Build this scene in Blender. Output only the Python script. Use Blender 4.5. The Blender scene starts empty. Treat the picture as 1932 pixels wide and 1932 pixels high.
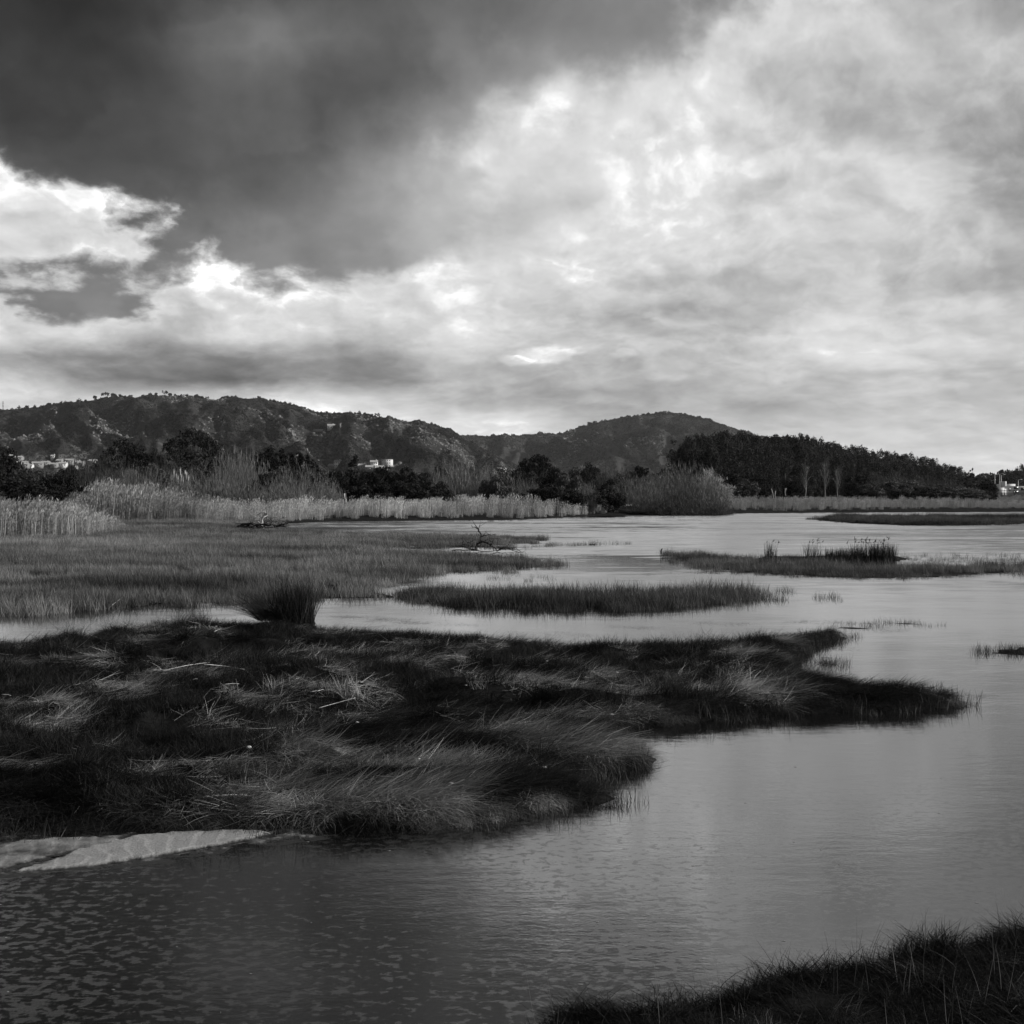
import bpy, bmesh, math, random
import numpy as np
from mathutils import Vector, Matrix, Euler

random.seed(11)
rng = np.random.default_rng(11)
R = math.radians
scene = bpy.context.scene
COL = scene.collection

# ------------------------------------------------------------------ camera
CAM_H = 2.6
PITCH = -R(1.007)
FPX = 2332.0                      # focal length in units of 1/1932 of the picture width
cam_data = bpy.data.cameras.new('camera')
cam_data.sensor_width = 36.0
cam_data.lens = FPX / 1932.0 * 36.0
cam_data.clip_start = 0.05
cam_data.clip_end = 20000.0
cam = bpy.data.objects.new('camera', cam_data)
COL.objects.link(cam)
cam.location = (0, 0, CAM_H)
cam.rotation_euler = (math.pi / 2 + PITCH, 0, 0)
scene.camera = cam

def ray(px, py):
    dx = (px - 966.0) / FPX
    dy = (966.0 - py) / FPX
    Y = math.cos(PITCH) - dy * math.sin(PITCH)
    Z = math.sin(PITCH) + dy * math.cos(PITCH)
    return dx, Y, Z

def P(px, py, z=0.0):
    """ground position of something seen at (px, py) and known to be at height z"""
    dx, Y, Z = ray(px, py)
    t = (z - CAM_H) / Z
    return (dx * t, Y * t)

def at_dist(px, D):
    """x of a thing seen in column px, D metres ahead"""
    dx, Y, Z = ray(px, 925)
    return dx / Y * D

def z_at(py, D):
    dx, Y, Z = ray(966, py)
    return CAM_H + Z / Y * D

# ------------------------------------------------------------------ view, world, sun
scene.view_settings.view_transform = 'Standard'
scene.view_settings.look = 'None'
scene.view_settings.exposure = 0.4
scene.view_settings.gamma = 1.0
scene.view_settings.use_curve_mapping = False
scene.cycles.max_bounces = 6
scene.cycles.diffuse_bounces = 2
scene.cycles.glossy_bounces = 3
scene.cycles.transmission_bounces = 3
scene.cycles.transparent_max_bounces = 6
scene.cycles.volume_bounces = 0
scene.cycles.sample_clamp_indirect = 4.0

SUN_EL = R(23.0)
SUN_AZ = R(97.0)                 # clockwise from the view direction: low sun from the right
sun_data = bpy.data.lights.new('sun', 'SUN')
sun_data.energy = 5.0
sun_data.angle = R(0.6)
sun_data.color = (1.0, 0.985, 0.96)
sun = bpy.data.objects.new('sun', sun_data)
COL.objects.link(sun)
sdir = Vector((math.sin(SUN_AZ) * math.cos(SUN_EL), math.cos(SUN_AZ) * math.cos(SUN_EL), math.sin(SUN_EL)))
sun.rotation_euler = (-sdir).to_track_quat('-Z', 'Y').to_euler()

HAZE = 0.000022
world = bpy.data.worlds.new('World')
scene.world = world
world.use_nodes = True
WT = world.node_tree
for n in list(WT.nodes):
    WT.nodes.remove(n)

class NB:
    """tiny helper that writes shader node networks"""
    def __init__(s, tree):
        s.t = tree
    def n(s, typ, **kw):
        nd = s.t.nodes.new(typ)
        for k, v in kw.items():
            setattr(nd, k, v)
        return nd
    def put(s, sock, v):
        if hasattr(v, 'is_output') or isinstance(v, bpy.types.NodeSocket):
            s.t.links.new(v, sock)
        elif v is not None:
            sock.default_value = v
    def math(s, op, a, b=None, c=None, clamp=False):
        nd = s.n('ShaderNodeMath', operation=op, use_clamp=clamp)
        s.put(nd.inputs[0], a); s.put(nd.inputs[1], b)
        if c is not None: s.put(nd.inputs[2], c)
        return nd.outputs[0]
    def vmath(s, op, a, b=None, c=None):
        nd = s.n('ShaderNodeVectorMath', operation=op)
        s.put(nd.inputs[0], a); s.put(nd.inputs[1], b)
        if c is not None: s.put(nd.inputs[2], c)
        return nd.outputs[0]
    def rng(s, v, a, b, c=0.0, d=1.0, smooth=False):
        nd = s.n('ShaderNodeMapRange', clamp=True)
        if smooth: nd.interpolation_type = 'SMOOTHSTEP'
        s.put(nd.inputs[0], v)
        for i, x in enumerate((a, b, c, d)): s.put(nd.inputs[1 + i], x)
        return nd.outputs[0]
    def noise(s, vec, scale, detail=4.0, rough=0.5, lac=2.0, dist=0.0, out=0):
        nd = s.n('ShaderNodeTexNoise')
        s.put(nd.inputs['Vector'], vec)
        nd.inputs['Scale'].default_value = scale
        nd.inputs['Detail'].default_value = detail
        nd.inputs['Roughness'].default_value = rough
        nd.inputs['Lacunarity'].default_value = lac
        nd.inputs['Distortion'].default_value = dist
        return nd.outputs[out]
    def mixf(s, f, a, b):
        nd = s.n('ShaderNodeMix', data_type='FLOAT')
        s.put(nd.inputs[0], f); s.put(nd.inputs[2], a); s.put(nd.inputs[3], b)
        return nd.outputs[0]
    def mixc(s, f, a, b):
        nd = s.n('ShaderNodeMix', data_type='RGBA')
        s.put(nd.inputs[0], f)
        s.put(nd.inputs[6], a); s.put(nd.inputs[7], b)
        return nd.outputs[2]
    def comb(s, x, y, z):
        nd = s.n('ShaderNodeCombineXYZ')
        s.put(nd.inputs[0], x); s.put(nd.inputs[1], y); s.put(nd.inputs[2], z)
        return nd.outputs[0]
    def sep(s, v):
        nd = s.n('ShaderNodeSeparateXYZ')
        s.put(nd.inputs[0], v)
        return nd.outputs

# --- the overcast: tones of the cloud deck by compass direction and elevation ---
SX = [i * 120.75 for i in range(17)]
SY = [0, 60, 120, 180, 240, 300, 360, 420, 480, 540, 600, 640, 680, 720, 760, 800, 840, 900]
BASE = [
 [82,82,82,82,82,80,80,80,82,88,86,91,93,87,73,68,63],
 [84,84,84,84,84,82,82,82,84,88,88,90,95,93,77,77,71],
 [84,84,84,84,84,82,82,84,88,94,94,90,83,82,74,72,71],
 [86,86,86,84,84,82,84,86,92,97,95,92,80,79,71,66,67],
 [92,90,88,86,84,82,84,90,97,97,90,89,82,80,71,65,67],
 [97,96,92,88,86,84,86,94,97,97,88,91,83,86,78,66,62],
 [97,97,97,96,92,88,86,90,96,95,90,91,81,87,82,74,64],
 [97,97,97,97,96,92,88,87,90,91,91,90,83,85,81,81,72],
 [95,97,97,97,96,94,91,91,90,90,88,87,80,80,79,79,76],
 [90,90,94,97,96,97,97,97,97,90,80,77,73,73,76,77,73],
 [90,88,88,84,84,86,88,93,92,84,67,69,70,78,84,82,78],
 [92,88,80,74,78,78,80,85,82,79,70,75,76,84,82,76,78],
 [42,42,46,50,52,56,64,73,74,75,72,74,76,82,84,80,76],
 [86,72,46,42,44,48,58,66,66,72,69,72,72,76,78,78,74],
 [92,86,92,97,96,94,78,66,66,70,68,70,70,75,74,72,72],
 [88,88,94,96,96,97,97,97,97,80,68,72,75,85,87,85,84],
 [86,88,90,92,92,94,96,97,97,88,77,80,82,87,85,85,87],
 [84,86,86,86,86,86,86,86,86,88,81,84,82,86,86,86,86]]
MASS = [
 [100,100,100,100,100,100,100,100,100,100,98,84,12,0,0,0,0],
 [100,100,100,100,100,100,100,100,100,100,92,50,0,0,0,0,0],
 [100,100,100,100,100,100,100,100,100,88,36,4,0,0,0,0,0],
 [100,100,100,100,100,100,100,100,92,52,6,0,0,0,0,0,0],
 [84,98,100,100,100,100,100,92,60,10,0,0,0,0,0,0,0],
 [40,76,98,100,100,100,96,78,30,0,0,0,0,0,0,0,0],
 [0,26,76,100,100,98,90,70,32,0,0,0,0,0,0,0,0],
 [0,0,36,86,100,100,96,78,50,18,0,0,0,0,0,0,0],
 [26,16,4,56,96,100,98,74,30,0,0,0,0,0,0,0,0],
 [86,92,84,14,54,72,52,10,0,0,0,0,0,0,0,0,0],
 [18,30,34,0,0,0,0,0,0,0,0,0,0,0,0,0,0]] + [[0]*17]*7
DTONE = [
 [18,17,21,34,39,36,38,43,48,53,56,50,52,55,55,55,55],
 [20,22,26,36,45,47,41,46,50,54,57,54,58,60,60,60,60],
 [22,24,26,32,36,39,39,47,54,60,65,60,60,60,60,60,60],
 [24,26,28,31,32,36,39,52,61,65,70,66,60,60,60,60,60],
 [26,28,28,32,34,40,47,60,68,74,78,70,60,60,60,60,60],
 [31,29,29,34,37,44,55,68,74,80,78,70,60,60,60,60,60],
 [45,36,30,35,39,47,59,70,74,78,78,70,60,60,60,60,60],
 [50,45,36,37,44,52,61,71,74,74,78,70,60,60,60,60,60],
 [50,50,45,45,49,52,57,70,76,78,78,70,60,60,60,60,60],
 [50,51,52,55,55,55,60,70,78,78,78,70,60,60,60,60,60],
 [52,53,52,53,51,55,60,66,74,78,78,70,60,60,60,60,60],
 [52,53,52,53,51,55,60,66,74,78,78,70,60,60,60,60,60],
 [52,53,52,53,51,55,60,66,74,78,78,70,60,60,60,60,60],
 [52,53,52,53,51,55,60,66,74,78,78,70,60,60,60,60,60],
 [52,53,52,53,51,55,60,66,74,78,78,70,60,60,60,60,60],
 [52,53,52,53,51,55,60,66,74,78,78,70,60,60,60,60,60],
 [52,53,52,53,51,55,60,66,74,78,78,70,60,60,60,60,60],
 [52,53,52,53,51,55,60,66,74,78,78,70,60,60,60,60,60]]
def cubic_rows(rows):
    return np.array(rows, float) / 100.0
G_BASE, G_MASS, G_TONE = (cubic_rows(g) for g in (BASE, MASS, DTONE))
def sample_grid(G, px, py):
    px = np.clip(px, 0, 1932); py = np.clip(py, 0, 900)
    i = np.clip(np.searchsorted(SX, px) - 1, 0, 15)
    j = np.clip(np.searchsorted(SY, py) - 1, 0, len(SY) - 2)
    fx = (px - np.array(SX)[i]) / 120.75
    fy = (py - np.array(SY)[j]) / (np.array(SY)[j + 1] - np.array(SY)[j])
    fx = fx * fx * (3 - 2 * fx) * .5 + fx * .5
    fy = fy * fy * (3 - 2 * fy) * .5 + fy * .5
    a = G[j, i] * (1 - fx) + G[j, i + 1] * fx
    b = G[j + 1, i] * (1 - fx) + G[j + 1, i + 1] * fx
    return a * (1 - fy) + b * fy

AZ0, AZ1 = -R(24.0), R(24.0)
EL0, EL1 = -R(0.5), R(22.4)
NROW, NCOL = 26, 32
w = NB(WT)
tc = w.n('ShaderNodeTexCoord')
D = w.vmath('NORMALIZE', tc.outputs['Generated'])
dx_, dy_, dz_ = w.sep(D)
# stretch towards the horizon like a flat cloud deck seen edge on
hz = w.math('ADD', w.math('MAXIMUM', dz_, 0.0), 0.16)
plane = w.comb(w.math('DIVIDE', dx_, hz), w.math('DIVIDE', dy_, hz), 0.0)
zl = w.math('MULTIPLY', w.math('LOGARITHM', w.math('ADD', w.math('MAXIMUM', dz_, 0.0), 0.075), math.e), 0.42)
dstr = w.comb(dx_, dy_, zl)
wn = w.noise(dstr, 5.5, 8.0, 0.56, out=1)
wn = w.vmath('SUBTRACT', wn, (0.5, 0.5, 0.5))
wf = w.noise(dstr, 26.0, 6.0, 0.62, out=1)
wf = w.vmath('SUBTRACT', wf, (0.5, 0.5, 0.5))
wx, wy, wz = w.sep(wn)
fx_, fy_, fz_ = w.sep(wf)
warpk = w.rng(dz_, 0.04, 0.20, 0.12, 1.0)
az = w.math('ARCTAN2', dx_, dy_)
el = w.math('ARCSINE', dz_)
azw = w.math('ADD', az, w.math('ADD', w.math('MULTIPLY', wx, 0.11), w.math('MULTIPLY', fx_, 0.030)))
elw = w.math('ADD', el, w.math('MULTIPLY', warpk, w.math('ADD', w.math('MULTIPLY', wy, 0.085), w.math('MULTIPLY', fy_, 0.024))))
u = w.rng(azw, AZ0, AZ1)
prev = None
for r in range(NROW):
    ee = EL0 + (EL1 - EL0) * r / (NROW - 1)
    ramp = w.n('ShaderNodeValToRGB')
    ramp.color_ramp.interpolation = 'LINEAR'
    els = ramp.color_ramp.elements
    while len(els) < NCOL:
        els.new(0.5)
    for c in range(NCOL):
        aa = AZ0 + (AZ1 - AZ0) * c / (NCOL - 1)
        vx, vy, vz = math.sin(aa) * math.cos(ee), math.cos(aa) * math.cos(ee), math.sin(ee)
        cy_ = vy * math.cos(PITCH) + vz * math.sin(PITCH)
        cz_ = -vy * math.sin(PITCH) + vz * math.cos(PITCH)
        px, py = 966 + FPX * vx / cy_, 966 - FPX * cz_ / cy_
        els[c].position = c / (NCOL - 1)
    for c in range(NCOL):
        aa = AZ0 + (AZ1 - AZ0) * c / (NCOL - 1)
        vx, vy, vz = math.sin(aa) * math.cos(ee), math.cos(aa) * math.cos(ee), math.sin(ee)
        cy_ = vy * math.cos(PITCH) + vz * math.sin(PITCH)
        cz_ = -vy * math.sin(PITCH) + vz * math.cos(PITCH)
        px, py = 966 + FPX * vx / cy_, 966 - FPX * cz_ / cy_
        a = (np.array([px]), np.array([py]))
        els[c].color = (sample_grid(G_BASE, *a)[0], sample_grid(G_MASS, *a)[0], sample_grid(G_TONE, *a)[0], 1)
    w.put(ramp.inputs[0], u)
    if prev is None:
        prev = ramp.outputs[0]
    else:
        e0 = EL0 + (EL1 - EL0) * (r - 1) / (NROW - 1)
        prev = w.mixc(w.rng(elw, e0, ee), prev, ramp.outputs[0])
gb, gm, gt = w.sep(prev)
# cloud texture: large soft rolls, billows lit from the upper right, wisps
roll = w.noise(dstr, 6.0, 6.0, 0.50)
pb = w.vmath('ADD', dstr, w.vmath('MULTIPLY', wn, (0.09, 0.09, 0.09)))
bil = w.noise(pb, 15.0, 10.0, 0.55)
bil2 = w.noise(w.vmath('ADD', pb, (0.008, 0.0, 0.014)), 15.0, 10.0, 0.55)
lit = w.math('SUBTRACT', bil, bil2)
lump = w.noise(w.vmath('ADD', dstr, w.vmath('MULTIPLY', wf, (0.035, 0.035, 0.035))), 9.0, 3.0, 0.45)
l1 = w.rng(lump, 0.47, 0.56, -0.5, 0.5, smooth=True)
l2 = w.rng(lump, 0.36, 0.44, -0.5, 0.5, smooth=True)
lump2 = w.noise(w.vmath('ADD', w.vmath('MULTIPLY', pb, (1.0, 1.0, 1.25)), (3.1, 1.7, 0.4)), 19.0, 6.0, 0.52)
l3 = w.rng(lump2, 0.50, 0.60, -0.5, 0.5, smooth=True)
detail = w.math('ADD', w.math('MULTIPLY', w.math('SUBTRACT', roll, 0.5), 0.20),
          w.math('ADD', w.math('MULTIPLY', lit, 0.46), w.math('ADD', w.math('MULTIPLY', l1, 0.06), w.math('ADD', w.math('MULTIPLY', l2, 0.04), w.math('MULTIPLY', l3, 0.03)))))
mid = l1
# the dark mass is smoother than the broken sunlit cloud
bright = w.math('ADD', w.math('MULTIPLY', gb, w.rng(gb, 0.80, 1.0, 1.0, 0.945)), w.math('SUBTRACT', w.math('MULTIPLY', detail, w.rng(el, 0.0, 0.13, 0.50, 1.0)), 0.015))
dark = w.math('ADD', w.math('SUBTRACT', gt, 0.025), w.math('MULTIPLY', w.math('SUBTRACT', roll, 0.5), 0.26))
dark = w.math('ADD', dark, w.math('ADD', w.math('MULTIPLY', lit, 0.14), w.math('MULTIPLY', mid, 0.04)))
edge = w.math('ADD', gm, w.math('ADD', w.math('MULTIPLY', w.math('SUBTRACT', bil, 0.5), 1.5), w.math('MULTIPLY', w.math('SUBTRACT', lump2, 0.5), 0.9)))
soft = w.rng(azw, -R(9.0), R(0.0), 0.16, 0.46)
mlo = w.math('SUBTRACT', 0.48, soft)
mhi = w.math('ADD', 0.50, soft)
mm = w.rng(edge, mlo, mhi, smooth=True)
tone = w.mixf(mm, bright, dark)
# a thin bright fringe where the sun catches the ragged edge
tone = w.math('ADD', tone, w.math('MULTIPLY', w.math('MULTIPLY', w.rng(edge, 0.02, 0.30), w.math('SUBTRACT', 1.0, mm)), 0.03))
# two small bright clouds low over the lagoon
for ca_, ce_, ra_, re_, st_ in ((1030, 669, 62, 15, .34), (1176, 662, 30, 17, .24), (975, 680, 30, 8, .22)):
    a0, e0_ = math.atan((ca_ - 966) / FPX), math.atan((925 - ce_) / FPX)
    qv = w.comb(w.math('DIVIDE', w.math('SUBTRACT', w.math('ADD', az, w.math('MULTIPLY', fx_, 0.016)), a0), ra_ / FPX),
                w.math('DIVIDE', w.math('SUBTRACT', w.math('ADD', el, w.math('MULTIPLY', fy_, 0.012)), e0_), re_ / FPX), 0.0)
    ln_ = w.n('ShaderNodeVectorMath', operation='LENGTH'); w.put(ln_.inputs[0], qv)
    tone = w.math('ADD', tone, w.math('MULTIPLY', w.rng(w.math('ADD', ln_.outputs['Value'], w.math('MULTIPLY', w.math('SUBTRACT', lump2, 0.5), 3.2)), 0.55, 1.15, 1.0, 0.0, smooth=True), st_ * .38))
# outside the photographed part the same broken overcast goes on
gen = w.math('ADD', w.noise(plane, 0.55, 8.0, 0.55, dist=0.3), w.math('MULTIPLY', detail, 0.5))
gen = w.rng(gen, 0.30, 0.72, 0.30, 0.86)
outside = w.math('MAXIMUM', w.rng(w.math('ABSOLUTE', az), R(23.0), R(38.0), smooth=True), w.rng(el, R(22.0), R(36.0), smooth=True))
tone = w.mixf(outside, tone, gen)
tone = w.math('MINIMUM', w.math('MAXIMUM', tone, 0.12), 0.985)
lin = w.math('POWER', tone, 2.25)
# the brightest cloud is brighter than film white, as sunlit cloud is
lin = w.math('MULTIPLY', lin, w.rng(tone, 0.90, 0.985, 1.0, 1.28))
sky = w.n('ShaderNodeTexSky', sky_type='NISHITA')
sky.sun_disc = False
sky.sun_elevation = SUN_EL
sky.sun_rotation = SUN_AZ
sky.air_density = 1.0
sky.dust_density = 1.5
bw = w.n('ShaderNodeRGBToBW')
w.put(bw.inputs[0], sky.outputs[0])
total = w.math('ADD', w.math('MULTIPLY', lin, 7.2), w.math('MULTIPLY', bw.outputs[0], 0.045))
bg = w.n('ShaderNodeBackground')
bg.inputs['Strength'].default_value = 0.1
w.put(bg.inputs['Color'], total)
wo = w.n('ShaderNodeOutputWorld')
WT.links.new(bg.outputs[0], wo.inputs[0])
world.cycles.sampling_method = 'MANUAL'
world.cycles.sample_map_resolution = 1024

# ------------------------------------------------------------------ materials
def new_mat(name):
    m = bpy.data.materials.new(name)
    m.use_nodes = True
    for n in list(m.node_tree.nodes):
        m.node_tree.nodes.remove(n)
    return m, NB(m.node_tree)

def finish(m, b, shader, disp=None):
    out = b.n('ShaderNodeOutputMaterial')
    m.node_tree.links.new(shader, out.inputs['Surface'])
    return m

def princ(b, col, rough=0.8, spec=0.2, normal=None):
    p = b.n('ShaderNodeBsdfPrincipled')
    b.put(p.inputs['Base Color'], col)
    b.put(p.inputs['Roughness'], rough)
    b.put(p.inputs['Specular IOR Level'], spec)
    if normal is not None:
        b.put(p.inputs['Normal'], normal)
    return p.outputs[0]

def grey(v):
    return (v, v, v, 1)

def leaf_mat(name, lo, hi, trans=0.25, rough=0.55, spec=0.25, inst=True):
    """leaf / blade material: tone varies per clump and per blade, thin and slightly translucent"""
    m, b = new_mat(name)
    av = b.n('ShaderNodeAttribute', attribute_name='v')
    oi = b.n('ShaderNodeObjectInfo')
    f = b.math('ADD', b.math('MULTIPLY', av.outputs['Fac'], 0.7), b.math('MULTIPLY', oi.outputs['Random'], 0.3))
    val = b.mixf(f, lo, hi)
    if inst:
        at = b.n('ShaderNodeAttribute', attribute_name='tone', attribute_type='INSTANCER')
        val = b.math('MULTIPLY', val, at.outputs['Fac'])
    col = b.comb(val, val, val)
    p = princ(b, col, rough, spec)
    t = b.n('ShaderNodeBsdfTranslucent')
    b.put(t.inputs[0], col)
    mx = b.n('ShaderNodeMixShader')
    mx.inputs[0].default_value = trans
    b.t.links.new(p, mx.inputs[1]); b.t.links.new(t.outputs[0], mx.inputs[2])
    return finish(m, b, mx.outputs[0])

def bump_of(b, h, dist, strength=1.0):
    bp = b.n('ShaderNodeBump')
    bp.inputs['Strength'].default_value = strength
    bp.inputs['Distance'].default_value = dist
    b.put(bp.inputs['Height'], h)
    return bp.outputs[0]

def rough_mat(name, lo, hi, scale, rough=0.9, spec=0.1, bump=0.0, stretch=(1, 1, 1)):
    m, b = new_mat(name)
    t = b.n('ShaderNodeTexCoord')
    v = b.vmath('MULTIPLY', t.outputs['Object'], stretch)
    nz = b.noise(v, scale, 6.0, 0.6)
    f = b.rng(nz, 0.3, 0.7)
    val = b.mixf(f, lo, hi)
    nrm = bump_of(b, nz, bump) if bump else None
    return finish(m, b, princ(b, b.comb(val, val, val), rough, spec, nrm))

M_GROUND = rough_mat('marsh_soil', 0.005, 0.018, 3.0, spec=0.02, bump=0.03)
M_BARK = rough_mat('bark', 0.02, 0.07, 6.0, bump=0.02, stretch=(1, 1, 0.2))
M_PALEBARK = rough_mat('pale_bark', 0.10, 0.24, 3.0, bump=0.02, stretch=(1, 1, 0.3))
M_DEADWOOD = rough_mat('dead_wood', 0.010, 0.05, 9.0, bump=0.01)
M_GREYWOOD = rough_mat('weathered_wood', 0.16, 0.42, 9.0, bump=0.01)
M_STONE = rough_mat('pale_stone', 0.28, 0.55, 14.0, bump=0.01)
M_WHITE = rough_mat('white_render', 0.36, 0.55, 1.2)
M_OFFWHITE = rough_mat('old_render', 0.12, 0.22, 1.0)
M_ROOF = rough_mat('roof_tile', 0.10, 0.22, 1.5)
M_DARK = rough_mat('dark_glass', 0.015, 0.03, 2.0, rough=0.3, spec=0.5)
M_METAL = rough_mat('galvanised_steel', 0.30, 0.42, 3.0, rough=0.5, spec=0.5)
M_PLANT = leaf_mat('plant_leaf', 0.018, 0.070, inst=False, spec=0.08)
M_DARKLEAF = leaf_mat('dark_leaf', 0.005, 0.024, inst=False, spec=0.05)
M_EUCA = leaf_mat('eucalyptus_leaf', 0.005, 0.032, inst=False, spec=0.06)
M_TWIG = leaf_mat('bare_twig', 0.05, 0.15, inst=False, trans=0.1, spec=0.1)
M_PAMPAS = leaf_mat('pampas_plume', 0.55, 0.8, inst=False, trans=0.4)
M_CANE = leaf_mat('giant_reed', 0.14, 0.42, inst=False, trans=0.3)
M_RUSH = leaf_mat('rush_blade', 0.005, 0.026, inst=False, trans=0.1, spec=0.06)
M_LEAFY = leaf_mat('leafy_bush', 0.02, 0.085, inst=False, spec=0.1)
M_GRASS = leaf_mat('marsh_grass_blade', 0.35, 1.5, trans=0.22, rough=0.55, spec=0.06)
M_REED = leaf_mat('reed_stalk', 0.5, 1.3, trans=0.25, spec=0.15)

def water_mat():
    m, b = new_mat('water')
    g = b.n('ShaderNodeNewGeometry')
    pos = g.outputs['Position']
    px, py, pz = b.sep(pos)
    # wind ripples: long across the view, small close by, choppy on the open lagoon
    sc = b.vmath('MULTIPLY', pos, (0.45, 1.0, 1.0))
    n1 = b.noise(sc, 1.6, 3.0, 0.55)
    n2 = b.noise(sc, 7.5, 4.0, 0.55)
    n3 = b.noise(b.vmath('MULTIPLY', pos, (0.7, 1.0, 1.0)), 34.0, 2.0, 0.5)
    gust = b.noise(b.vmath('MULTIPLY', pos, (0.06, 0.16, 1.0)), 1.0, 3.0, 0.5)
    cx_, cy_ = P(1175, 1062)
    calm = b.n('ShaderNodeVectorMath', operation='LENGTH')
    b.put(calm.inputs[0], b.vmath('MULTIPLY', b.vmath('SUBTRACT', pos, (cx_, cy_, 0.0)), (0.30, 0.15, 0.0)))
    calm = b.rng(b.math('ADD', calm.outputs['Value'], b.math('MULTIPLY', b.math('SUBTRACT', b.noise(b.vmath('MULTIPLY', pos, (0.22, 0.75, 1.0)), 1.0, 5.0, 0.65), 0.5), 4.5)), 0.70, 1.20, 0.0, 1.0)
    chop = b.math('MULTIPLY', b.math('MULTIPLY', b.rng(py, 24.0, 75.0, 0.10, 1.0), b.rng(gust, 0.36, 0.62, 0.55, 1.0)), calm)
    h = b.math('ADD', b.math('MULTIPLY', n2, 0.0017), b.math('MULTIPLY', n3, 0.00040))
    nrm0 = bump_of(b, h, 1.0)
    # facets of the small waves on the open lagoon
    wv1 = b.noise(b.vmath('MULTIPLY', pos, (0.55, 1.5, 1.0)), 1.5, 3.0, 0.6, out=1)
    wv2 = b.noise(b.vmath('MULTIPLY', pos, (0.4, 1.3, 1.0)), 0.35, 3.0, 0.6, out=1)
    sl = b.vmath('ADD', b.vmath('SUBTRACT', wv1, (0.5, 0.5, 0.5)), b.vmath('MULTIPLY', b.vmath('SUBTRACT', wv2, (0.5, 0.5, 0.5)), (0.7, 0.7, 0.7)))
    ca = b.math('MULTIPLY', chop, 0.34)
    sl = b.vmath('MULTIPLY', sl, b.comb(b.math('MULTIPLY', ca, 0.4), ca, 0.0))
    # the steep sides of the wind waves face the near shore
    sl = b.vmath('ADD', sl, b.comb(0.0, b.math('ADD', b.math('MULTIPLY', chop, -0.14), b.rng(py, 9.0, 20.0, 0.022, 0.0)), 0.0))
    nrm = b.vmath('NORMALIZE', b.vmath('ADD', nrm0, sl))
    # pollen film drifting in ragged patches on the still water close by
    fv = b.vmath('ADD', b.vmath('MULTIPLY', pos, (1.0, 1.25, 1.0)),
                 b.vmath('MULTIPLY', b.noise(pos, 5.0, 3.0, out=1), (0.09, 0.03, 0.0)))
    f1 = b.noise(fv, 12.5, 5.0, 0.6)
    f2 = b.noise(b.vmath('MULTIPLY', pos, (0.4, 0.4, 1.0)), 1.0, 3.0, 0.5)
    film = b.rng(b.math('ADD', f1, b.math('MULTIPLY', b.math('SUBTRACT', f2, 0.5), 0.55)), 0.53, 0.575)
    film = b.math('MULTIPLY', film, b.rng(py, 8.5, 13.0, 1.0, 0.0))
    speck = b.math('MULTIPLY', b.rng(b.noise(pos, 60.0, 2.0, 0.6), 0.70, 0.74), b.rng(f2, 0.45, 0.65))
    base = b.mixf(film, 0.006, 0.020)
    base = b.math('ADD', base, b.math('MULTIPLY', speck, 0.10))
    rough = b.math('ADD', b.mixf(film, 0.03, 0.24), b.math('MULTIPLY', chop, 0.07))
    p = b.n('ShaderNodeBsdfPrincipled')
    b.put(p.inputs['Base Color'], b.comb(base, base, base))
    b.put(p.inputs['Roughness'], rough)
    b.put(p.inputs['IOR'], 2.1)
    b.put(p.inputs['Normal'], nrm)
    return finish(m, b, p.outputs[0])
M_WATER = water_mat()

# ------------------------------------------------------------------ object helpers
def tag(o, label=None, cat=None, group=None, kind=None):
    if label: o['label'] = label
    if cat: o['category'] = cat
    if group: o['group'] = group
    if kind: o['kind'] = kind
    return o

def mesh_of(name, verts, faces, mat=None, v=None, smooth=False):
    """verts Nx3 array, faces list of (k x n) int arrays of equal-size polygons"""
    verts = np.asarray(verts, np.float32)
    me = bpy.data.meshes.new(name)
    me.vertices.add(len(verts))
    me.vertices.foreach_set('co', verts.ravel())
    if not isinstance(faces, (list, tuple)):
        faces = [faces]
    faces = [np.asarray(f, np.int32) for f in faces if len(f)]
    loops = np.concatenate([f.ravel() for f in faces])
    sizes = np.concatenate([np.full(len(f), f.shape[1], np.int32) for f in faces])
    starts = np.concatenate([[0], np.cumsum(sizes)[:-1]]).astype(np.int32)
    me.loops.add(len(loops)); me.loops.foreach_set('vertex_index', loops)
    me.polygons.add(len(sizes)); me.polygons.foreach_set('loop_start', starts)
    if smooth:
        me.polygons.foreach_set('use_smooth', np.ones(len(sizes), bool))
    if v is not None:
        a = me.attributes.new('v', 'FLOAT', 'POINT')
        a.data.foreach_set('value', np.asarray(v, np.float32))
    if mat: me.materials.append(mat)
    me.update(calc_edges=True)
    return me

def link(name, me, parent=None, loc=None):
    o = bpy.data.objects.new(name, me)
    COL.objects.link(o)
    if parent: o.parent = parent
    if loc is not None: o.location = loc
    return o

def empty(name, loc, label, cat, group=None, rz=0.0, s=1.0):
    o = bpy.data.objects.new(name, None)
    COL.objects.link(o)
    o.location = loc; o.rotation_euler = (0, 0, rz); o.scale = (s, s, s) if not isinstance(s, tuple) else s
    o.empty_display_size = 0.2
    return tag(o, label, cat, group)

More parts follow.
